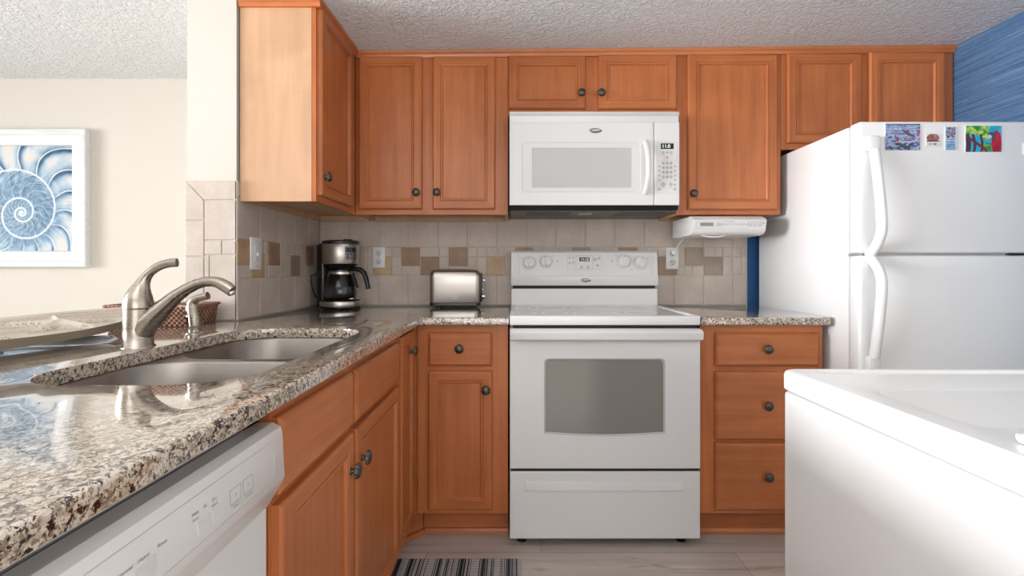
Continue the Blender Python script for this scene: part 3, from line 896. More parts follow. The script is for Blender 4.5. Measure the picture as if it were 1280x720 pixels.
# backguard
MB().box(x0+0.002, x1-0.002, 2.535, 2.60, 0.915, 1.005, 0.003).build('backguard_base', white_enamel, t)
MB().box(x0+0.012, x1-0.012, 2.545, 2.60, 1.004, 1.023).build('vent_gap', dark_gap, t)
m = MB()
prof = [(2.600, 1.021), (2.527, 1.021), (2.522, 1.030), (2.528, 1.075), (2.545, 1.190), (2.556, 1.200), (2.600, 1.200)]
m.prism(prof, 'x', x0, x1, 0, 0.005)
cp = m.build('control_panel', white_enamel, t, smooth=True)
th = math.atan2(0.017, 0.115)
def bgp(px, py, d=0.0):
    """point on the sloping face of the control panel"""
    Y = 2.535
    for _ in range(4):
        z = PZ(py, Y); Y = 2.528 + (z-1.075)*0.017/0.115
    return Vector((PX(px, Y), Y - d*math.cos(th), PZ(py, Y) + d*math.sin(th)))
bn = Vector((0, -math.cos(th), math.sin(th))); bu = X_; bvv = bu.cross(bn)*-1
bvv = bn.cross(bu)
m = MB()
for a, b in (((650, 345.5), (815, 345.0)), ((650, 345.5), (648, 318)), ((815, 345), (817, 318))):
    pa, pb = bgp(*a), bgp(*b); m.tube([pa, pb], .0006, 6)
m.build('panel_groove', pale_grey, cp)
for px, py, rot in ((661.2, 328.5, 0.15), (682.4, 327, 0.1), (779.8, 326.7, -0.1), (800.4, 328.3, -0.35)):
    P = bgp(px, py)
    m = MB().lathe([(.0345, 0), (.0345, .002), (.0335, .004)], P, bn, 36)
    m.lathe([(.029, .003), (.0275, .016), (.0255, .019)], P, bn, 36)
    R = Matrix.Rotation(rot, 4, bn)
    k = MB(); kw = 0.0065
    # raised grip
    u2 = (R @ bu); v2 = (R @ bvv)
    rs = []
    for s_, hh, ww in ((-0.025, .017, .004), (-0.018, .028, kw), (0.018, .028, kw), (0.026, .017, .004)):
        c_ = P + v2*s_
        rs.append([c_ - u2*ww + bn*.015, c_ + u2*ww + bn*.015, c_ + u2*ww*0.7 + bn*hh, c_ - u2*ww*0.7 + bn*hh])
    m.rings(rs)
    kb = m.build('burner_knob', white_plastic, cp, smooth=True, angle=40)
    MB().lathe([(.0365, 0), (.0365, .0012), (.034, .0012), (.034, 0)], P, bn, 36).build('dial_ring', pale_grey, kb)
for px, py in ((661.3, 321.6), (682, 319.4), (782, 319.3), (803, 321.1), (651.3, 322.8), (691.5, 320), (770, 320), (810, 323)):
    MB().disc(bgp(px, py), .0022, bn, .0008).build('dial_mark', print_grey, cp)
for px, py in ((696.8, 326.6), (764.8, 326.5)): MB().disc(bgp(px, py), .0028, bn, .0008).build('indicator_lamp', black_plastic, cp)
MB().text('LEFT', bgp(672, 337.5), bu, bvv, .006).build('lettering', print_grey, cp)
MB().text('RIGHT', bgp(790, 337), bu, bvv, .006).build('lettering', print_grey, cp)
def frame_rect(m, pts, r):
    n = len(pts)
    for i in range(n): m.tube([pts[i], pts[(i+1) % n]], r, 6)
for pts_, r_ in (([bgp(709.5, 319), bgp(752.5, 319), bgp(752.5, 336.8), bgp(709.5, 336.8)], .0006), ([bgp(720, 320), bgp(740.5, 320), bgp(741, 336.8), bgp(720, 336.8)], .0010)):
    m = MB(); frame_rect(m, pts_, r_); m.build('keypad_outline', pale_grey, cp)
def quad_on(m, px0, py0, px1, py1, d, f=bgp, mi=0):
    a, b, c, e = f(px0, py1, d), f(px1, py1, d), f(px1, py0, d), f(px0, py0, d)
    a2, b2, c2, e2 = f(px0, py1, 0), f(px1, py1, 0), f(px1, py0, 0), f(px0, py0, 0)
    m.rings([[a2, b2, c2, e2], [a, b, c, e]], mi)
m = MB(); quad_on(m, 724.2, 321.8, 736.9, 326.7, .0012)
disp = m.build('clock_display', lcd, cp)
m = MB().text('11:12', bgp(730.6, 324.4, .0012), bu, bvv, .0185); m.build('clock_digits', lcd_digit, disp)
for px, py, r_ in ((726.8, 334, .0082), (735, 334, .0082), (743.7, 324.5, .0095), (748.8, 323, .0075), (747, 331.8, .0075), (712, 322, .006), (716.5, 322, .006), (712, 329, .006), (716.5, 328, .006)):
    MB().disc(bgp(px, py), r_, bn, .0010, 20).build('button', pale_grey, cp)
MB().text('OFF', bgp(716.5, 333.5), bu, bvv, .005, .0008).build('lettering', print_grey, cp)
def logo(parent, P, u, v, n, w):
    """oval swoosh badge"""
    m = MB()
    P = Vector(P)
    for s_, a0, a1, th_ in ((1.0, 0.15*PI, 1.05*PI, .0016), (0.86, 1.0*PI, 2.1*PI, .0026), (1.0, -0.25*PI, 0.15*PI, .0022)):
        m.tube([P + u*math.cos(a0+(a1-a0)*k/14)*w*s_ + v*math.sin(a0+(a1-a0)*k/14)*w*0.34*s_ + n*.001 for k in range(15)], [th_*(0.35+math.sin(PI*k/14)) for k in range(15)], 6)
    m.text('Whirlpool', P + n*.0004, u, v, w*0.42)
    return m.build('badge', plain('badge_grey', (110, 110, 112), 0.3, 0.6), parent, smooth=True)
logo(cp, bgp(732, 350.3, .0), bu, Vector((0, 0, 1)), Vector((0, -1, 0.0)), .024)
# oven door
d0, d1 = 0.315, 0.868
wx0, wx1, wz0, wz1 = PX(680.5, yf), PX(831, yf), PZ(545, yf), PZ(448.5, yf)
m = MB()
K = 16
inn = []; 
def win_outline(ins, y):
    pts = []
    a, b = wx0+ins, wx1-ins; z0, z1 = wz0+ins, wz1-ins; r_ = 0.016
    for cx, cz, a0 in ((b-r_, z1-r_, 0), (a+r_, z1-r_, PI/2)):
        for k in range(6): pts.append((cx+r_*math.cos(a0+PI/2*k/5), y, cz+r_*math.sin(a0+PI/2*k/5)))
    for k in range(K+1):
        s_ = k/K; pts.append((a+(b-a)*s_, y, z0 + 0.010*(1-math.sin(PI*s_)) ))
    return pts
od = plate_with_hole(x0+0.001, x1-0.001, d0, d1, yf, 0.04, [(p[0], p[2]) for p in win_outline(0.0, 0)]).build('oven_door', white_enamel, t)
m = MB()
m.rings([win_outline(-0.001, yf-0.0005), win_outline(0.003, yf+0.0015), win_outline(0.006, yf+0.004)], 0, False, False)
m.build('window_frame', pale_grey, od)
og = N('oven_glass', 0.06, 0, srgb(118, 116, 112)); og.b.inputs['Specular IOR Level'].default_value = 0.9
_w = og.node('ShaderNodeTexWave', {'Vector': og.coord((1, 1, 1), False), 'Scale': 110.0}, bands_direction='Z')
og.color(og.ramp(_w.outputs[0], [(0.2, srgb(126, 124, 119)), (0.8, srgb(142, 140, 135))]))
m = MB(); m.rings([win_outline(-0.002, yf+0.014), win_outline(-0.002, yf+0.006)], 0, True, True)
m.build('window_glass', og.m, od)
m = MB()
hz0, hz1 = PZ(427, yf-0.02), PZ(412.5, yf-0.02)
m.prism([(yf+0.0005, hz1+0.004), (yf-0.030, hz1), (yf-0.040, hz1-0.010), (yf-0.036, hz0+0.010), (yf-0.022, hz0+0.004), (yf-0.016, hz0+0.012), (yf+0.0005, hz0+0.018)], 'x', x0+0.002, x1-0.002, 0, 0.003)
m.build('door_handle', white_enamel, od, smooth=True)
MB().box(x0+0.012, x1-0.012, yf+0.012, yf+0.046, 0.869, 0.8838).build('upper_gap', dark_gap, t)
MB().box(x0+0.006, x1-0.006, yf+0.008, yf+0.05, 0.300, 0.3155).build('lower_gap', dark_gap, t)
m = MB().box(x0+0.001, x1-0.001, yf+0.002, yf+0.045, 0.036, 0.303, 0.004)
dr = m.build('storage_drawer', white_enamel, t)
m = MB(); zc = PZ(608, yf)
m.prism([(yf+0.003, zc+0.026), (yf-0.001, zc+0.006), (yf-0.003, zc-0.016), (yf+0.003, zc-0.017)], 'x', PX(656, yf), PX(853, yf), 0, 0.002)
m.build('drawer_grip', white_enamel, dr, smooth=True)
m = MB()
for xx in (x0+0.05, x1-0.06):
    m.lathe([(.018, 0), (.020, .006), (.012, .010), (.010, .036)], (xx, yf+0.06, 0.0005), (0, 0, 1), 16)
    m.build('levelling_foot', black_plastic, t); m = MB()
m.bm.free()

# ------------------------------------------------------------------ microwave
t = thing('microwave', 'white over-the-range microwave hung between the wooden cabinets', 'microwave', (0.354, 2.4, 1.39))
x0, x1 = -0.0255, 0.7325; yf = 2.193
zt, zb = 1.809, PZ(256.5, yf)
MB().box(x0+0.002, x1-0.002, yf+0.03, YW-0.01, 1.398, 1.809, 0.003).build('body', white_enamel, t)
m = MB(); zv = PZ(152.5, yf)
m.prism([(yf+0.04, zt), (yf+0.006, zt), (yf+0.000, zt-0.010), (yf+0.012, zt-0.018), (yf+0.014, zv+0.003), (yf+0.04, zv+0.002)], 'x', x0, x1, 0, 0.002)
vg = m.build('vent_grille', white_enamel, t, smooth=True)
xs_ = PX(817.5, yf)
gx0, gx1, gz0, gz1 = PX(652.5, yf), PX(801, yf), PZ(240.5, yf), PZ(177.5, yf)
m = MB()
m = plate_with_hole(x0, xs_-0.001, zb, zv, yf, 0.012, rounded_rect(gx0, gx1, gz0, gz1, .012, 5))
m.box(x0+0.001, xs_-0.002, yf+0.012, yf+0.03, zb+0.001, zv-0.001)
dd = m.build('door', white_enamel, t)
m = MB()
def rr_y(ax0, ax1, az0, az1, r_, y): return [(p, y, q_) for p, q_ in rounded_rect(ax0, ax1, az0, az1, r_, 5)]
sx0, sx1, sz0, sz1 = PX(665, yf), PX(789.5, yf), PZ(234.5, yf), PZ(184.5, yf)
m.rings([rr_y(gx0, gx1, gz0, gz1, .012, yf-0.0002), rr_y(gx0+.004, gx1-.004, gz0+.004, gz1-.004, .01, yf+0.002), rr_y(sx0, sx1, sz0, sz1, .003, yf+0.003), rr_y(sx0, sx1, sz0, sz1, .003, yf+0.006)], 0, False, False)
m.build('window_frame', plain('white_glass', (222, 222, 223), 0.08), dd)
ms = N('microwave_screen', 0.12, 0, srgb(176, 176, 176))
_v = ms.node('ShaderNodeTexVoronoi', {'Vector': ms.coord((1, 1, 1), False), 'Scale': 330.0, 'Randomness': 0.0})
ms.color(ms.ramp(_v.outputs['Distance'], [(0.3, srgb(176, 176, 176)), (0.5, srgb(206, 206, 206))]))
m = MB(); m.box(sx0-0.002, sx1+0.002, yf+0.0045, yf+0.011, sz0-0.002, sz1+0.002)
m.build('window_screen', ms.m, dd)
hx = PX(808, yf-0.02)
m = MB()
pts = []; rad = []
za, zb_ = PZ(241.5, yf-0.01), PZ(176.5, yf-0.01)
for k in range(17):
    s_ = k/16; pts.append((hx + 0.006*math.sin(PI*s_), yf + 0.002 - 0.036*math.sin(PI*s_)**0.55, za+(zb_-za)*s_)); rad.append(0.0125)
m.tube(pts, rad, 14, flat=1.0)
m.build('handle', white_enamel, dd, smooth=True)
m = MB().box(xs_+0.001, x1, yf, yf+0.03, zb, zv, 0.004)
cp = m.build('control_panel', white_enamel, t)
def mp(px, py, d=0.0): return Vector((PX(px, yf), yf-d, PZ(py, yf)))
NB = Vector((0, -1, 0))
m = MB(); quad_on(m, 826, 179.3, 842, 186.3, .0012, mp); dsp = m.build('clock_display', lcd, cp)
MB().text('11:0', mp(832.5, 183, .0012), X_, Z_, .022).build('clock_digits', lcd_digit, dsp)
m = MB(); frame_rect(m, [mp(821, 177.5), mp(846.5, 177.5), mp(846.5, 241.3), mp(821, 241.3)], .0005); m.build('keypad_outline', pale_grey, cp)
m = MB(); frame_rect(m, [mp(822, 178), mp(846, 178), mp(846, 201), mp(822, 201)], .0004); m.build('keypad_outline', pale_grey, cp)
def mw_button(px, py, r_, seg=16, ch=None):
    o = MB().disc(mp(px, py), r_, NB, .0008, seg).build('button', pale_grey, cp)
    if ch: MB().text(ch, mp(px, py), X_, Z_, .009, .0010).build('lettering', print_grey, o)
for px in (829, 834, 839): mw_button(px, 190.5, .0062)
mw_button(834, 197, .0062)
dig = iter('1234567890')
for j_, py in enumerate((204, 209.6, 215.4, 221.2)):
    for k, px in enumerate((829.2, 834, 838.8)):
        mw_button(px, py, .0068, 16, next(dig, None) if j_ < 3 else ('0' if k == 1 else None))
    for px in (824.2, 843.6): mw_button(px, py+4, .0055, 6)
for px, py, r_ in ((829, 230.5, .0105), (838.5, 230.5, .0085), (843.5, 231, .006), (824, 236.5, .007), (843.6, 236.5, .007)): mw_button(px, py, r_, 18)
for s_, px, py, h_ in (('CLOCK', 829, 193.4, .004), ('TIMER', 838.5, 193.4, .004), ('START', 838.5, 235, .0045), ('OFF', 829, 235, .0045)):
    MB().text(s_, mp(px, py), X_, Z_, h_).build('lettering', print_grey, cp)
logo(dd, mp(744, 163.3), X_, Z_, NB, .026)
m = MB()
m.prism([(yf+0.004, zb-0.001), (yf+0.016, PZ(263, yf+0.016)), (yf+0.03, PZ(264, yf+0.03)), (YW-0.02, 1.368), (YW-0.02, 1.398), (yf+0.02, 1.398)], 'x', x0+0.003, x1-0.004)
un = m.build('underside', black_plastic, t)
fg_ = plain('filter_grey', (70, 68, 66), 0.4, 0.8)
for a, b in ((0.05, 0.26), (0.48, 0.70)): MB().box(a, b, 2.27, 2.42, 1.366, 1.372).build('grease_filter', fg_, un)
m = MB().box(0.30, 0.36, 2.30, 2.36, 1.364, 1.371); m.build('lamp_lens', plain('lamp_lens', (170, 165, 155), 0.3), un)

# ------------------------------------------------------------------ refrigerator and magnets
t = thing('refrigerator', 'tall white top-freezer refrigerator on the right against the blue wall', 'refrigerator', (1.65, 2.2, 0))
x0, x1 = 1.272, 2.030; yd = 1.818; ZF = 1.653
MB().box(x0+0.002, x1-0.002, yd+0.066, YW-0.03, 0.03, ZF-0.004, 0.006).build('case', white_enamel_tex, t, smooth=True)
MB().box(x0+0.01, x1-0.01, yd+0.056, yd+0.068, 0.05, ZF-0.01).build('door_gasket', pale_grey, t)
zs = 1.161
fd = MB().box(x0, x1, yd, yd+0.058, zs+0.004, ZF, 0.010, 0, 3).build('freezer_door', white_enamel_tex, t, smooth=True)
rd = MB().box(x0, x1, yd, yd+0.058, 0.10, zs-0.004, 0.010, 0, 3).build('fresh_food_door', white_enamel_tex, t, smooth=True)
MB().box(x0+0.02, x1-0.02, yd+0.03, yd+0.08, 0.01, 0.095).build('kick_grille', grey_plastic, t)
MB().box(x0+0.004, x1, yd+0.012, yd+0.07, zs-0.0045, zs+0.0045).build('hinge_strip', plain('strip_grey', (168, 168, 168), 0.3, 0.4), t)
m = MB().box(PX(1261, yd), x1, yd+0.004, yd+0.05, zs-0.0035, zs+0.0035, 0.001); m.build('hinge_plate', plain('hinge_dark', (60, 60, 60), 0.3, 0.8), t)
def fridge_handle(parent, ya, yb, mount_top):
    """ya/yb image rows of the bar's ends"""
    m = MB(); xh = 1.311
    za, zb_ = PZ(ya, yd), PZ(yb, yd)
    pts = []; rad = []
    for k in range(25):
        s_ = k/24
        g_ = 1-s_ if mount_top else s_            # 0 at the gap between the doors, 1 at the mount
        off = (1-(1-min(1, g_/0.30))**2.4)*(1-0.62*max(0, (g_-0.25)/0.75)**1.5)
        pts.append((xh + 0.002*off, yd + 0.004 - 0.060*off, za+(zb_-za)*s_)); rad.append(0.0175)
    m.tube(pts, rad, 16, flat=1.0)
    h = m.build('handle', white_enamel, parent, smooth=True, angle=60)
    return h
h = fridge_handle(fd, 189, 319, True)
MB().box(1.287, 1.334, yd-0.026, yd+0.002, PZ(190, yd), PZ(171, yd), 0.008, 0, 3).build('handle_mount', white_enamel, h, smooth=True)
h = fridge_handle(rd, 321, 446, False)
MB().box(1.287, 1.334, yd-0.026, yd+0.002, PZ(468, yd), PZ(444, yd), 0.008, 0, 3).build('handle_mount', white_enamel, h, smooth=True)

def art_plate(name, x0, x1, z0, z1, yb, t, fn, nx, nz, edge_m, parent=None, shape=None, rough=0.3):
    """a flat printed plate facing -Y, its picture painted per face corner; fn(u, v) arrays -> rgb 0..1"""
    us = (np.arange(nx)+0.5)/nx; vs = (np.arange(nz)+0.5)/nz
    U, V = np.meshgrid(us, vs)
    col = np.clip(fn(U, V), 0, 1)
    lin = np.where(col <= 0.04045, col/12.92, ((col+0.055)/1.055)**2.4)
    yf_ = yb - t
    verts = []; faces = []; cols = []
    off = Vector(((x0+x1)/2, yb, (z0+z1)/2)) if parent is None else world_loc(parent)
    for k in range(nz+1):
        for i in range(nx+1):
            X, Zv = x0+(x1-x0)*i/nx, z0+(z1-z0)*k/nz
            if shape: X, Zv = shape(i/nx, k/nz)
            verts.append((X-off.x, yf_-off.y, Zv-off.z))
    for k in range(nz):
        for i in range(nx):
            a = k*(nx+1)+i; faces.append((a, a+1, a+nx+2, a+nx+1)); cols += [tuple(lin[k, i])+(1,)]*4
    nf = len(faces)
    # edge and back
    bord = [i for i in range(nx+1)] + [k*(nx+1)+nx for k in range(1, nz+1)] + [nz*(nx+1)+i for i in range(nx-1, -1, -1)] + [k*(nx+1) for k in range(nz-1, 0, -1)]
    b0 = len(verts)
    for i in bord: verts.append((verts[i][0], yb-off.y-0.0002, verts[i][2]))
    n_ = len(bord)
    for i in range(n_):
        faces.append((bord[i], b0+i, b0+(i+1) % n_, bord[(i+1) % n_])); cols += [(0.8, 0.8, 0.8, 1)]*4
    faces.append(tuple(b0+i for i in range(n_))[::-1]); cols += [(0.8, 0.8, 0.8, 1)]*n_
    me = bpy.data.meshes.new(name); me.from_pydata(verts, [], faces)
    ca = me.color_attributes.new('Col', 'FLOAT_COLOR', 'CORNER')
    ca.data.foreach_set('color', np.array(cols, dtype=np.float32).ravel())
    me.materials.append(attr_mat(name+'_print', rough)); me.materials.append(edge_m)
    for p in me.polygons[nf:]: p.material_index = 1
    o = bpy.data.objects.new(name, me); C.objects.link(o)
    if parent is None: o.location = off
    else: o.parent = parent
    return o
def vnoise(x, y, seed=0):
    rs = np.random.RandomState(seed); T = rs.rand(64, 64)
    xi = np.floor(x).astype(int); yi = np.floor(y).astype(int); fx = x-xi; fy = y-yi
    fx = fx*fx*(3-2*fx); fy = fy*fy*(3-2*fy)
    g = lambda a, b: T[a % 64, b % 64]
    return (g(xi, yi)*(1-fx)+g(xi+1, yi)*fx)*(1-fy) + (g(xi, yi+1)*(1-fx)+g(xi+1, yi+1)*fx)*fy
def lerp(a, b, t): return a + (b-a)*t[..., None]
def rgb(*c): return np.array(c)/255.0
def pick(v, stops):
    out = np.zeros(v.shape+(3,)); out[:] = stops[0][1]
    for (p0, c0), (p1, c1) in zip(stops, stops[1:]):
        k = np.clip((v-p0)/(p1-p0), 0, 1); mk = v >= p0
        out[mk] = (c0 + (c1-c0)*k[..., None])[mk]
    return out
def sea_art(U, V):
    w = vnoise(U*9+vnoise(U*6, V*6, 1)*3, V*22, 2)
    c = pick(w, [(0, rgb(60, 72, 130)), (0.35, rgb(120, 135, 190)), (0.6, rgb(190, 185, 215)), (0.8, rgb(90, 140, 160)), (1, rgb(225, 220, 225))])
    s = vnoise(U*14, V*11, 5)
    c = lerp(c, np.broadcast_to(rgb(150, 50, 90), c.shape), ((s > 0.80)*0.8).astype(float))
    s = vnoise(U*12, V*10, 9)
    c = lerp(c, np.broadcast_to(rgb(210, 190, 60), c.shape), ((s > 0.82)*(V < 0.5)*0.9).astype(float))
    s = vnoise(U*16, V*14, 12)
    c = lerp(c, np.broadcast_to(rgb(30, 60, 70), c.shape), ((s > 0.6)*(V < 0.28)*0.8).astype(float))
    # a grey dolphin diving
    a = (U-0.66)*0.8+(V-0.62)*-0.62; b = (U-0.66)*0.62+(V-0.62)*0.8
    d = ((a/0.24)**2 + ((b-0.5*a*a)/0.055)**2) < 1
    c = lerp(c, np.broadcast_to(rgb(78, 82, 104), c.shape), d.astype(float))
    e = (np.abs(V-0.97) < 0.03); c = lerp(c, np.broadcast_to(rgb(60, 90, 100), c.shape), e*0.7)
    return c
def burger_art(U, V):
    c = np.broadcast_to(rgb(218, 214, 210), U.shape+(3,)).copy()
    d = ((U-0.5)/0.47)**2 + ((V-0.66)/0.3)**2 < 1
    n_ = vnoise(U*7, V*7, 3)
    c[d] = pick(n_, [(0, rgb(60, 35, 30)), (0.4, rgb(150, 70, 50)), (0.6, rgb(190, 130, 90)), (0.75, rgb(60, 70, 130)), (1, rgb(190, 60, 60))])[d]
    b = (np.abs(V-0.40) < 0.045) & (np.abs(U-0.5) < 0.46); c[b] = rgb(50, 38, 34)
    tx = (np.abs(V-0.16) < 0.06) & (np.abs(U-0.5) < 0.3) & (vnoise(U*22, V*10, 8) > 0.42); c[tx] = rgb(90, 90, 95)
    return c
def pill_art(U, V):
    n_ = vnoise(U*9, V*15, 4)
    c = pick(n_, [(0, rgb(40, 60, 90)), (0.35, rgb(90, 120, 150)), (0.55, rgb(200, 205, 215)), (0.75, rgb(160, 90, 120)), (1, rgb(60, 110, 100))])
    lo = V < 0.52
    base = pick(V*1.0, [(0, rgb(110, 160, 190)), (0.52, rgb(185, 205, 225))])
    c[lo] = base[lo]
    for v0 in (0.16, 0.25, 0.34, 0.45):
        tx = (np.abs(V-v0) < 0.025) & (np.abs(U-0.5) < 0.34) & (vnoise(U*16, V*3, int(v0*100)) > 0.35); c[tx] = rgb(80, 105, 150)
    e = ((U < 0.06) | (U > 0.90)); c[e] = rgb(205, 208, 214)
    return c
def parrot_art(U, V):
    c = pick(vnoise(U*6, V*6, 2), [(0, rgb(30, 150, 190)), (1, rgb(70, 190, 215))])
    n_ = vnoise(U*15, V*12, 6)
    fol = (V > 0.58 + 0.12*np.sin(U*8)) & (U < 0.66)
    c[fol] = pick(n_, [(0, rgb(40, 110, 50)), (0.45, rgb(110, 175, 70)), (0.7, rgb(200, 215, 110)), (1, rgb(60, 140, 60))])[fol]
    fol = (V < 0.34) & (U > 0.42) & (U < 0.72)
    c[fol] = pick(n_, [(0, rgb(30, 90, 60)), (0.5, rgb(90, 150, 70)), (1, rgb(190, 200, 100))])[fol]
    for x0_, w_ in ((0.06, 0.07), (0.23, 0.04), (0.44, 0.035)):
        tr = (np.abs(U-x0_-0.03*np.sin(V*6)) < w_) & (V < 0.68); c[tr] = rgb(82, 48, 56)
    tr = np.abs(V-(0.62-0.95*U)) < 0.06; c[tr & (U < 0.62)] = rgb(110, 44, 52)
    body = (((U-0.86)/0.14)**2 + ((V-0.32)/0.50)**2 < 1); c[body] = pick(vnoise(U*8, V*8, 1), [(0, rgb(150, 20, 45)), (1, rgb(190, 45, 60))])[body]
    face = (((U-0.72)/0.13)**2 + ((V-0.62)/0.14)**2 < 1); c[face] = rgb(70, 75, 100)
    beak = (((U-0.66)/0.07)**2 + ((V-0.58)/0.08)**2 < 1); c[beak] = rgb(190, 195, 205)
    return c
ym = yd - 0.0001
edge_w = plain('magnet_edge', (214, 214, 216), 0.4)
def mag(px0, px1, py0, py1, fn, nx, nz, label, shape=None):
    a, b, c, d = PX(px0, ym), PX(px1, ym), PZ(py1, ym), PZ(py0, ym)
    sh = None
    if shape == 'pill':
        def sh(u, v):
            r_ = (b-a)/2; h_ = (d-c)
            z_ = c + h_*v; dz = max(0, (c+r_)-z_, z_-(d-r_)); hw = math.sqrt(max(1e-6, r_*r_-dz*dz))
            return (a+b)/2 + (2*u-1)*hw, z_
    o = art_plate('fridge_magnet', a, b, c, d, ym, 0.003, fn, nx, nz, edge_w, None, sh)
    tag(o, label, 'magnet', 'magnets on the freezer door')
mag(1106, 1149.5, 155, 187.8, sea_art, 96, 72, 'purple and blue sea picture magnet, leftmost on the freezer door')
mag(1157, 1173.5, 167, 183, burger_art, 36, 36, 'tiny white square magnet with a brown and blue dome drawing')
mag(1180.5, 1195, 159, 187.5, pill_art, 30, 60, 'narrow blue pill-shaped magnet between the tiny square and the parrot')
mag(1206, 1251, 157.5, 190, parrot_art, 96, 72, 'red parrot and green tree picture magnet on the freezer door')
mag(1278.5, 1300, 179, 193, burger_art and pill_art, 36, 30, 'blue magnet cut off by the right edge of the photo')

# ------------------------------------------------------------------ laundry machine in the foreground
t = thing('laundry_machine', 'white laundry machine in the right foreground, its top nearest the camera', 'washing machine', (0.86, 0.62, 0))
x0, x1, y0, y1, zt = 0.515, 1.20, 0.27, 0.957, 0.915
m = MB().box(x0+0.004, x1-0.004, y0+0.004, y1-0.004, 0.03, 0.874, 0.008, 0, 3)
m.build('cabinet', white_enamel, t, smooth=True)
m = MB().box(x0+0.0025, x0+0.01, y0+0.03, y1-0.028, 0.06, 0.866, 0.0015)
m.build('side_panel', white_enamel, t, smooth=True)
# top with raised rim, shallow recess and slot
bm = bmesh.new(); m = MB(); m.bm.free(); m.bm = bm
def ring(pts, z): return [bm.verts.new((x, y, z)) for x, y in pts]
o0 = rounded_rect(x0, x1, y0, y1, 0.018, 5)
o1 = rounded_rect(x0-0.0, x1, y0, y1, 0.018, 5)
o2 = rounded_rect(x0+0.003, x1-0.003, y0+0.003, y1-0.003, 0.016, 5)
o3 = rounded_rect(x0+0.009, x1-0.009, y0+0.009, y1-0.009, 0.013, 5)
L = [ring(o2, 0.8765), ring(o0, 0.880), ring(o1, 0.906), ring(o2, 0.9125), ring(o3, 0.915)]
for a, b in zip(L, L[1:]):
    for i in range(len(a)): bm.faces.new((a[i], a[(i+1) % len(a)], b[(i+1) % len(a)], b[i]))
bm.faces.new(L[0][::-1])
top_e = [bm.edges.get((L[-1][i], L[-1][(i+1) % len(o3)])) for i in range(len(o3))]
def recess(ax0, ax1, ay0, ay1, r_, dep, sl):
    p0 = ring(rounded_rect(ax0, ax1, ay0, ay1, r_, 8), 0.915)
    p1 = ring(rounded_rect(ax0+sl*0.3, ax1-sl*0.3, ay0+sl*0.3, ay1-sl*0.3, max(0.004, r_-sl*0.3), 8), 0.915-dep*0.25)
    p2 = ring(rounded_rect(ax0+sl, ax1-sl, ay0+sl, ay1-sl, max(0.003, r_-sl), 8), 0.915-dep)
    n_ = len(p0)
    for a, b in ((p0, p1), (p1, p2)):
        for i in range(n_): bm.faces.new((a[i], a[(i+1) % n_], b[(i+1) % n_], b[i]))
    bm.faces.new(p2)
    return [bm.edges.new((p0[i], p0[(i+1) % n_])) if bm.edges.get((p0[i], p0[(i+1) % n_])) is None else bm.edges.get((p0[i], p0[(i+1) % n_])) for i in range(n_)]
top_e += recess(0.565, 1.15, 0.903, 0.934, 0.0145, 0.006, 0.004)
top_e += recess(0.556, 1.16, 0.590, 0.805, 0.045, 0.003, 0.014)
bmesh.ops.triangle_fill(bm, use_beauty=True, edges=top_e)
m.build('top_panel', white_enamel, t, smooth=True, angle=11)
MB().prism([(0.560, 0.534), (0.556, 0.544), (0.562, 0.553), (0.68, 0.553), (0.686, 0.544), (0.68, 0.534)], 'z', 0.9152, 0.9245, 0, 0.003).build('lid_handle', white_plastic, t, smooth=True)
for xx in (x0+0.06, x1-0.06):
    for yy in (y0+0.06, y1-0.06): MB().lathe([(.022, 0), (.022, .01), (.012, .014), (.012, .032)], (xx, yy, 0.0005), (0, 0, 1), 16).build('levelling_foot', black_plastic, t)

# ------------------------------------------------------------------ dishwasher
t = thing('dishwasher', 'white dishwasher under the granite edge in the left foreground', 'dishwasher', (-0.7, 0.53, 0))
y0, y1 = 0.225, 0.826
MB().box(XL+0.03, XF-0.02, y0+0.003, 0.786, 0.10, 0.86).build('tub', grey_plastic, t)
MB().box(-0.470, -0.455, y0+0.003, y1-0.003, 0.005, 0.11).build('kick_plate', white_enamel, t)
MB().box(XF-0.018, XF+0.0, y0+0.002, y1-0.002, 0.115, 0.722, 0.004).build('door', white_enamel, t)
m = MB()
XFD = -0.389
prof = [(XF-0.015, 0.852), (XFD-0.016, 0.852), (XFD-0.003, 0.845), (XFD, 0.836), (XFD+0.004, 0.762), (XFD, 0.752), (XF+0.002, 0.712), (XF-0.015, 0.708)]
m.prism(prof, 'y', y0, y1, 0, 0.004)
cp = m.build('control_panel', white_enamel, t, smooth=True, angle=25)
def dwp(y, z, d=0.0):
    x = XFD + (0.836-z)/0.074*0.004
    return Vector((x+d, y, z))
du, dv, dn = Y_, Z_, X_
m = MB()
frame_rect(m, [dwp(0.265, 0.772), dwp(0.792, 0.772), dwp(0.792, 0.832), dwp(0.265, 0.832)], .0006)
m.build('panel_groove', pale_grey, cp)
btn_m = plain('button_white', (214, 214, 215), 0.35)
for y, z, w, h in ((0.500, 0.782, 0.030, 0.020), (0.600, 0.782, 0.024, 0.018), (0.630, 0.782, 0.024, 0.018)):
    MB().rings([[dwp(y, z, 0), dwp(y+w, z, 0), dwp(y+w, z+h, 0), dwp(y, z+h, 0)], [dwp(y, z, .0008), dwp(y+w, z, .0008), dwp(y+w, z+h, .0008), dwp(y, z+h, .0008)]]).build('button', btn_m, cp)
for y, z, w, h in ((0.668, 0.786, 0.026, 0.020), (0.700, 0.786, 0.026, 0.020)):
    m = MB(); frame_rect(m, [dwp(y, z), dwp(y+w, z), dwp(y+w, z+h), dwp(y, z+h)], .0004); m.build('button_outline', print_grey, cp)
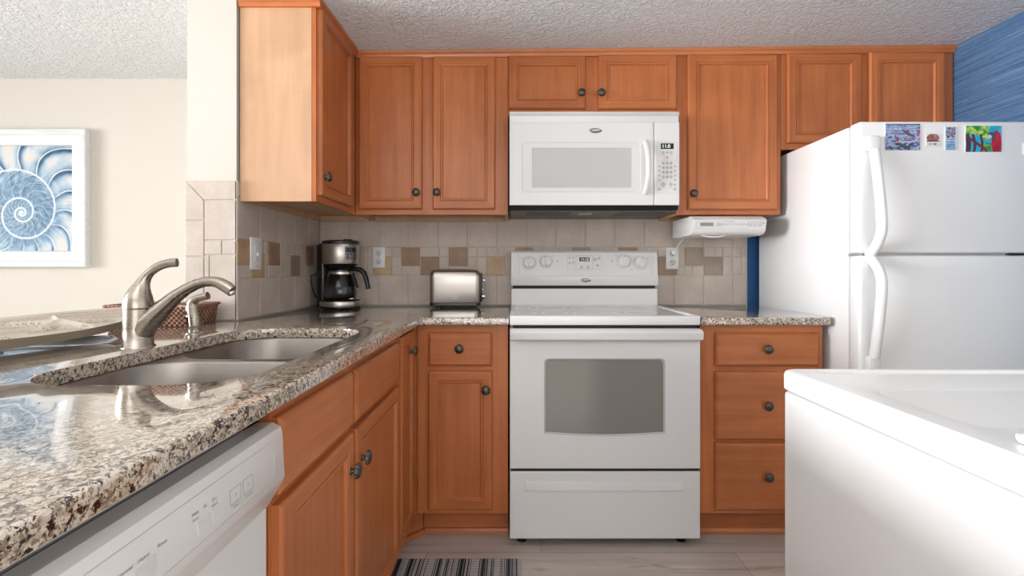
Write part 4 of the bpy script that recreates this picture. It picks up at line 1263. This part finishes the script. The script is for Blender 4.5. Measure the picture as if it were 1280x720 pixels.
for s_, y, z, h in (('>', 0.681, 0.796, .010), ('>', 0.713, 0.796, .010), ('START', 0.681, 0.781, .0052), ('CANCEL', 0.713, 0.781, .0052),
                    ('Normal', 0.488, 0.8075, .0065), ('Heavy', 0.513, 0.8075, .0065), ('Rinse', 0.540, 0.8075, .0065),
                    ('Heat', 0.596, 0.812, .0065), ('Hi', 0.615, 0.812, .0065), ('Dry', 0.634, 0.812, .0065), ('Temp', 0.596, 0.805, .0055), ('Wash', 0.634, 0.805, .0055)):
    MB().text(s_, dwp(y, z), du, dv, h).build('lettering', print_grey, cp)

# ------------------------------------------------------------------ coffee maker
t = thing('coffee_maker', 'black and stainless drip coffee maker in the counter corner', 'coffee maker', (-0.868, 2.450, 0.9145), math.radians(52))
def lb(m, name, mats, parent=t, **k): return m.build(name, mats, parent, local=True, **k)
m = MB().lathe([(.094, 0), (.097, .004), (.097, .010)], (0, 0, 0), (0, 0, 1), 40).lathe([(.095, .032), (.094, .036), (.085, .040), (.03, .041)], (0, 0, 0), (0, 0, 1), 40)
lb(m, 'base', black_plastic, smooth=True)
lb(MB().lathe([(.0975, .009), (.0985, .012), (.0985, .030), (.0975, .033)], (0, 0, 0), (0, 0, 1), 40), 'base_band', steel, smooth=True)
m = MB().box(-0.076, 0.076, 0.045, 0.098, 0.002, 0.318, 0.014, 0, 3)
lb(m, 'water_tank', black_plastic, smooth=True)
m = MB().lathe([(.060, .196), (.070, .206), (.084, .218)], (0, 0, 0), (0, 0, 1), 40)
m.lathe([(.088, .313), (.090, .318), (.088, .328), (.080, .332), (.02, .334)], (0, 0, 0), (0, 0, 1), 40)
m.box(-0.02, 0.02, -0.075, -0.05, 0.330, 0.337, 0.003)
lb(m, 'brew_lid', black_plastic, smooth=True)
hb = lb(MB().lathe([(.084, .217), (.0855, .220), (.089, .312), (.088, .314)], (0, 0, 0), (0, 0, 1), 48), 'brew_housing', steel, smooth=True)
def arc_patch(m, r, a0, a1, z0, z1, t_=0.002, mi=0, K=8):
    rs = []
    for k in range(K+1):
        a = a0+(a1-a0)*k/K; d = Vector((math.sin(a), -math.cos(a), 0))
        rs.append([d*r+Z_*z0, d*r+Z_*z1, d*(r+t_)+Z_*z1, d*(r+t_)+Z_*z0])
    return m.rings(rs, mi)
cpn = lb(arc_patch(MB(), .0865, -0.36, 0.36, .236, .300, .003), 'control_panel', plain('panel_silver', (120, 120, 120), 0.3, 0.6), hb)
lb(arc_patch(MB(), .0885, -0.31, 0.31, .272, .296, .002), 'display', lcd, cpn)
for k in range(3):
    for z_ in (.262, .246):
        a = -0.2+0.2*k; d = Vector((math.sin(a), -math.cos(a), 0)); lb(MB().disc(d*.089 + Z_*z_, .0052, d, .0012, 14), 'button', lcd, cpn)
# carafe
ca = math.radians(35)
m = MB()
pro = [(.050, .043), (.070, .045), (.078, .056), (.080, .075), (.076, .105), (.066, .145), (.058, .165), (.056, .178)]
m.lathe(pro, (0, 0, 0), (0, 0, 1), 48, cap0=True, cap1=False)
m.lathe([(r_-0.0025, h_+0.002) for r_, h_ in pro][::-1], (0, 0, 0), (0, 0, 1), 48, cap0=False, cap1=True)
cf = lb(m, 'carafe', glass, smooth=True)
lb(MB().lathe([(.0575, .164), (.0595, .166), (.0595, .178), (.0575, .180)], (0, 0, 0), (0, 0, 1), 40), 'carafe_collar', steel, cf, smooth=True)
lb(MB().lathe([(.058, .179), (.058, .188), (.045, .193), (.01, .194)], (0, 0, 0), (0, 0, 1), 40), 'carafe_lid', black_plastic, cf, smooth=True)
d = Vector((math.sin(ca), -math.cos(ca), 0))
m = MB().tube([d*.05+Z_*.186, d*.075+Z_*.192, d*.100+Z_*.188, d*.118+Z_*.172, d*.128+Z_*.145, d*.136+Z_*.112, d*.140+Z_*.092], [.010, .012, .0125, .0125, .012, .011, .0105], 14, flat=1.25)
m.tube([d*.060+Z_*.172, d*.068+Z_*.150, d*.078+Z_*.118, d*.086+Z_*.098], [.004]*4, 8, flat=2.0)
lb(m, 'carafe_handle', black_plastic, cf, smooth=True)
m = MB().tube([(-0.06, 0.099, .17), (-0.09, 0.115, .16), (-0.10, 0.10, .13), (-0.10, 0.09, .10), (-0.08, 0.10, .06), (-0.05, 0.099, .03)], [.003]*6, 8)
lb(m, 'power_cord', black_plastic, smooth=True)

# ------------------------------------------------------------------ toaster
t = thing('toaster', 'brushed stainless two-slice toaster against the tiled back wall', 'toaster', (-0.305, 2.52, 0.9145), math.radians(4))
w_, d_, h_ = 0.252, 0.135, 0.188
m = MB()
rs = []
for ins, z_, r_ in ((0.002, .022, .024), (0, .026, .026), (0, .150, .026), (0.002, .172, .026), (0.009, .183, .024), (0.020, .188, .02), (0.03, .189, .015)):
    rs.append([(x, y, z_) for x, y in rounded_rect(-w_/2+ins, w_/2-ins, -d_/2+ins, d_/2-ins, r_, 6)])
m.rings(rs); lb(m, 'shell', steel, t, smooth=True, angle=40)
m = MB()
m.rings([[(x, y, z_) for x, y in rounded_rect(-w_/2-o_, w_/2+o_, -d_/2-o_, d_/2+o_, .026, 6)] for o_, z_ in ((-0.008, .007), (0.001, .010), (0.001, .022), (-0.002, .025))])
lb(m, 'base', black_plastic, t, smooth=True, angle=40)
for sx in (-0.085, 0.085):
    for sy in (-0.04, 0.04):
        lb(MB().lathe([(.009, 0), (.009, .008)], (sx, sy, 0), (0, 0, 1), 14), 'foot', black_plastic, t)
for sy in (-0.024, 0.024): lb(MB().box(-0.085, 0.085, sy-0.014, sy+0.014, .1885, .1905, 0.003), 'bread_slot', black_matte, t)
m = MB().box(w_/2-0.004, w_/2+0.010, -0.045, 0.045, .026, .172, 0.006)
sp = lb(m, 'side_panel', black_plastic, t, smooth=True)
lb(MB().box(w_/2+0.008, w_/2+0.028, -0.018, 0.018, .128, .140, 0.004), 'lever', chrome, sp, smooth=True)
lb(MB().lathe([(.013, 0), (.013, .012), (.010, .016)], (w_/2+0.009, -0.012, .052), (1, 0, 0), 20), 'browning_dial', chrome, sp, smooth=True)
lb(MB().lathe([(.006, 0), (.006, .004)], (w_/2+0.009, -0.02, .088), (1, 0, 0), 14), 'button', chrome, sp)
m = MB(); yq = -d_/2-0.0004; gz = .052
frame_rect(m, [(-0.012, yq, gz-0.012), (0.012, yq, gz-0.012), (0.012, yq, gz+0.012), (-0.012, yq, gz+0.012)], .0007)
m.text('BD', (0, yq, gz+0.003), X_, Z_, .012)
m.box(-0.008, 0.008, yq-0.0004, yq, gz-0.0075, gz-0.0060)
lb(m, 'badge', plain('badge_pale', (225, 222, 218), 0.4), t)

# ------------------------------------------------------------------ outlets and switch
def duplex(px0, px1, py0, py1, label):
    a, b, c, d = PX(px0, YW), PX(px1, YW), PZ(py1, YW), PZ(py0, YW)
    t = thing('wall_outlet', label, 'outlet', ((a+b)/2, YW, c))
    MB().box(a, b, YW-0.006, YW+0.001, c, d, 0.003).build('cover_plate', white_plastic, t, smooth=True)
    for k in (0.30, 0.70):
        zc = c+(d-c)*k; xc = (a+b)/2
        r_ = MB().lathe([(.0165, 0), (.0165, .0015), (.0155, .002)], (xc, YW-0.006, zc), (0, -1, 0), 24).build('receptacle', plain('receptacle_white', (210, 210, 210), 0.4), t, smooth=True)
        for q_ in (-0.00675, 0.00675): MB().box(xc+q_-0.00125, xc+q_+0.00125, YW-0.0086, YW-0.0075, zc-0.001, zc+0.008).build('slot', black_matte, r_)
        MB().lathe([(.003, 0), (.003, .0006)], (xc, YW-0.008, zc-0.008), (0, -1, 0), 12).build('ground_hole', black_matte, r_)
    MB().lathe([(.003, 0), (.0025, .001)], ((a+b)/2, YW-0.006, (c+d)/2), (0, -1, 0), 12).build('screw', chrome, t)
    return t
duplex(466, 481.5, 308.8, 334.8, 'white duplex wall outlet between the coffee maker and the toaster')
duplex(832, 848.3, 309.5, 336.5, 'white wall outlet right of the range with a cord plugged in')
t = thing('light_switch', 'white switch plate on the left tiled wall under the cabinet', 'switch', (XL, 1.96, 1.11))
sy0, sy1 = 1.917, 2.000
MB().box(XL-0.001, XL+0.006, sy0, sy1, 1.104, 1.232, 0.003).build('cover_plate', white_plastic, t, smooth=True)
MB().box(XL+0.005, XL+0.0075, 1.945, 1.972, 1.135, 1.20, 0.001).build('switch_frame', plain('switch_white', (220, 220, 220), 0.4), t)
MB().box(XL+0.007, XL+0.016, 1.953, 1.964, 1.158, 1.172, 0.002).build('toggle', white_plastic, t)
for z_ in (1.118, 1.143, 1.192, 1.218): MB().lathe([(.0026, 0), (.0022, .001)], (XL+0.006, 1.9585, z_), (1, 0, 0), 12).build('screw', grey_plastic, t)

# ------------------------------------------------------------------ under-cabinet radio
t = thing('under_cabinet_radio', 'white under-cabinet radio mounted below the cabinet beside the refrigerator', 'radio', (0.98, 2.38, 1.262))
x0, x1, ya, yb = 0.812, 1.150, 2.245, 2.545
m = MB()
prof = [(yb, 1.352), (ya+0.045, 1.352), (ya+0.012, 1.340), (ya, 1.330), (ya+0.012, 1.281), (ya+0.030, 1.266), (ya+0.06, 1.262), (yb, 1.262)]
m.prism(prof, 'x', x0, x1, 0, 0.006)
rb = m.build('body', white_plastic, t, smooth=True)
def rp(px, py, d=0.0):
    Y = ya
    for _ in range(4):
        z = PZ(py, Y); Y = ya + (1.330-z)/0.049*0.012
    return Vector((PX(px, Y), Y-d, PZ(py, Y)))
m = MB(); quad_on(m, 869, 275.5, 955, 286.5, .002, rp); fp_ = m.build('front_panel', plain('radio_panel', (216, 216, 216), 0.35), t)
m = MB(); quad_on(m, 875.2, 278.3, 891.5, 282.6, .0028, rp); m.build('display', plain('radio_display', (140, 140, 140), 0.25), fp_)
rn = Vector((0, -1, -0.15)).normalized()
rbm = plain('radio_button', (190, 190, 190), 0.35)
MB().disc(rp(897.3, 280.2, .002), .0085, rn, .004, 20).build('tuning_knob', rbm, fp_)
for px in (902.5, 906, 909.5, 913, 917, 921, 925, 929, 933): MB().disc(rp(px, 280, .002), .0036, rn, .002, 12).build('button', rbm, fp_)
m = MB(); frame_rect(m, [rp(935.5, 277.5, .002), rp(952, 277.5, .002), rp(952, 282.5, .002), rp(935.5, 282.5, .002)], .0008); m.build('button_outline', print_grey, fp_)
for px in (939, 944, 949): MB().disc(rp(px, 280.2, .002), .005, rn, .002, 14).build('button', rbm, fp_)
MB().disc(rp(954.6, 279, .002), .0026, rn, .001, 10).build('indicator_lamp', black_plastic, fp_)
MB().text('AM FM STEREO', rp(912, 276.8, .002), X_, Z_, .006).build('lettering', print_grey, fp_)
MB().text('CLOCK RADIO', rp(874, 273.8, .0), X_, Z_, .007).build('lettering', print_grey, rb)
m = MB().tube([(0.868, ya+0.05, 1.263), (0.90, ya+0.045, 1.2565), (0.94, ya+0.045, 1.255), (0.98, ya+0.05, 1.263)], [.0035, .004, .004, .0035], 10, flat=1.5)
m.build('antenna_wire', white_plastic, t, smooth=True)
m = MB()
pl_ = Vector(((PX(840.5, YW)), YW-0.012, PZ(315.5, YW)))
cd = m.box(pl_.x-0.013, pl_.x+0.013, YW-0.030, YW-0.0072, pl_.z-0.012, pl_.z+0.012, 0.004)
cd.tube([pl_ + Vector((0.004, -0.015, 0.004)), pl_ + Vector((0.012, -0.018, 0.02)), (0.80*0+PX(848, 2.58), 2.58, PZ(306, 2.58)), (PX(856, 2.55), 2.55, PZ(296.5, 2.55)), (PX(858.5, 2.53), 2.53, 1.263)], [.0028]*5, 8)
m.build('power_cord', white_plastic, t, smooth=True)

# ------------------------------------------------------------------ framed picture on the dining wall
yp = YB
zf0, zf1 = PZ(334, yp-0.02), PZ(161.5, yp-0.02)
xf1 = PX(109.5, yp-0.02); xf0 = xf1 - (zf1-zf0)*1.0
t = thing('framed_picture', 'white-framed blue nautilus shell print on the dining wall', 'picture', ((xf0+xf1)/2, yp, zf0))
def fwood():
    n = N('whitewashed_frame', 0.5)
    a = n.noise(n.coord((6, 60, 60)), 1.0, 4); n.color(n.ramp(a, [(0.3, srgb(202, 206, 207)), (0.7, srgb(219, 221, 221))])); n.bump(a, 0.25, 0.002)
    return n.m
m = MB(); fw = 0.086
def fr(ins, y): return [Vector((xf0+ins, y, zf0+ins)), Vector((xf1-ins, y, zf0+ins)), Vector((xf1-ins, y, zf1-ins)), Vector((xf0+ins, y, zf1-ins))]
m.rings([fr(0, yp-0.001), fr(0, yp-0.030), fr(0.004, yp-0.034), fr(0.030, yp-0.034), fr(0.034, yp-0.030), fr(fw-0.004, yp-0.020), fr(fw, yp-0.014), fr(fw, yp-0.004)], 0, False, False)
m.build('frame', fwood(), t)
sc = F/(yp-0.01)
def nautilus(U, V):
    ax0, ax1, az0, az1 = xf0+fw, xf1-fw, zf0+fw, zf1-fw
    X = ax0+(ax1-ax0)*U; Zz = az0+(az1-az0)*V
    Yp = yp-0.01
    x = (X - PX(27, Yp))*sc; y = (Zz - PZ(266, Yp))*sc
    r_ = np.hypot(x, y)+1e-6; th_ = np.arctan2(y, x)
    b = 0.169
    tt = (np.log(r_/14.0)/b - th_)/(2*PI)
    nn = np.floor(tt); v = tt-nn
    theta = th_ + 2*PI*nn
    nch = 16
    cur = theta + 0.75*v**1.4 - 0.25*np.sin(PI*v)
    u = (cur*nch/(2*PI)) % 1.0
    cid = np.floor(cur*nch/(2*PI))
    nz = vnoise(u*3+cid*5, v*9+cid*3.1, 3)*0.6 + vnoise(theta*9, np.log(r_)*14, 4)*0.4
    st = vnoise(theta*30+v*8, v*2.5, 8)
    outer = np.clip((r_-38)/30, 0, 1)
    tone = 0.36 + 0.5*np.sin(PI*np.clip(u*1.1, 0, 1))*outer + 0.30*(nz-0.4) + 0.22*(st-0.5)*(1-0.5*outer) - 0.30*outer*np.exp(-((u-0.9)/0.12)**2) + 0.1*(1-v)*outer
    tone = tone + 0.18*(y < -20)*outer - 0.10*((y > 25) & (x > 10))*outer
    c = pick(np.clip(tone, 0, 1), [(0.0, rgb(24, 46, 72)), (0.22, rgb(62, 96, 126)), (0.45, rgb(116, 150, 176)), (0.65, rgb(166, 186, 200)), (0.85, rgb(204, 206, 206)), (1.0, rgb(214, 208, 200))])
    wline = np.minimum(v, 1-v)*r_*b*2*PI
    uline = np.minimum(u, 1-u)*r_*2*PI/nch
    k = np.maximum(np.exp(-(wline/1.1)**2), np.exp(-(uline/0.75)**2)*np.clip(0.35+outer, 0, 1))
    return lerp(c, np.broadcast_to(rgb(236, 240, 242), c.shape), k)
art_plate('print', xf0+fw-0.002, xf1-fw+0.002, zf0+fw-0.002, zf1-fw+0.002, yp-0.004, 0.006, nautilus, 240, 240, edge_w, t, rough=0.25)

# ------------------------------------------------------------------ rug
def rug_mat():
    n = N('woven_rug', 0.9)
    v = n.coord((1, 1, 1), False)
    sx = n.node('ShaderNodeSeparateXYZ', {0: v})
    a = n.node('ShaderNodeTexNoise', {'Vector': n.coord((270, 0.4, 0), False), 'Scale': 1.0, 'Detail': 2.0})
    big = n.node('ShaderNodeTexNoise', {'Vector': n.coord((24, 0, 0), False), 'Scale': 1.0, 'Detail': 1.0})
    w = n.node('ShaderNodeTexWave', {'Vector': v, 'Scale': 42.0}, bands_direction='Y')
    f = n.node('ShaderNodeMath', {0: a.outputs[0], 1: big.outputs[0]}, operation='ADD')
    c = n.ramp(f.outputs[0], [(0.97, srgb(24, 26, 36)), (1.03, srgb(206, 204, 202))])
    c = n.mix(n.ramp(w.outputs[0], [(0.25, (0.75, 0.75, 0.75, 1)), (0.4, (0, 0, 0, 1))]), c, srgb(34, 36, 46))
    n.color(c); n.bump(w.outputs[0], 0.6, 0.003)
    return n.m
m = MB()
yr1 = 1.872
pts = rounded_rect(-0.452, 0.026, 0.85, yr1, 0.012, 4)
m.rings([[(x, y, 0.0005) for x, y in pts], [(x, y, 0.005) for x, y in pts], [(x, y, 0.007) for x, y in rounded_rect(-0.449, 0.023, 0.853, yr1-0.003, 0.010, 4)]])
tag(m.build('floor_rug', rug_mat()), 'black and white striped woven rug on the floor before the sink cabinet', 'rug')
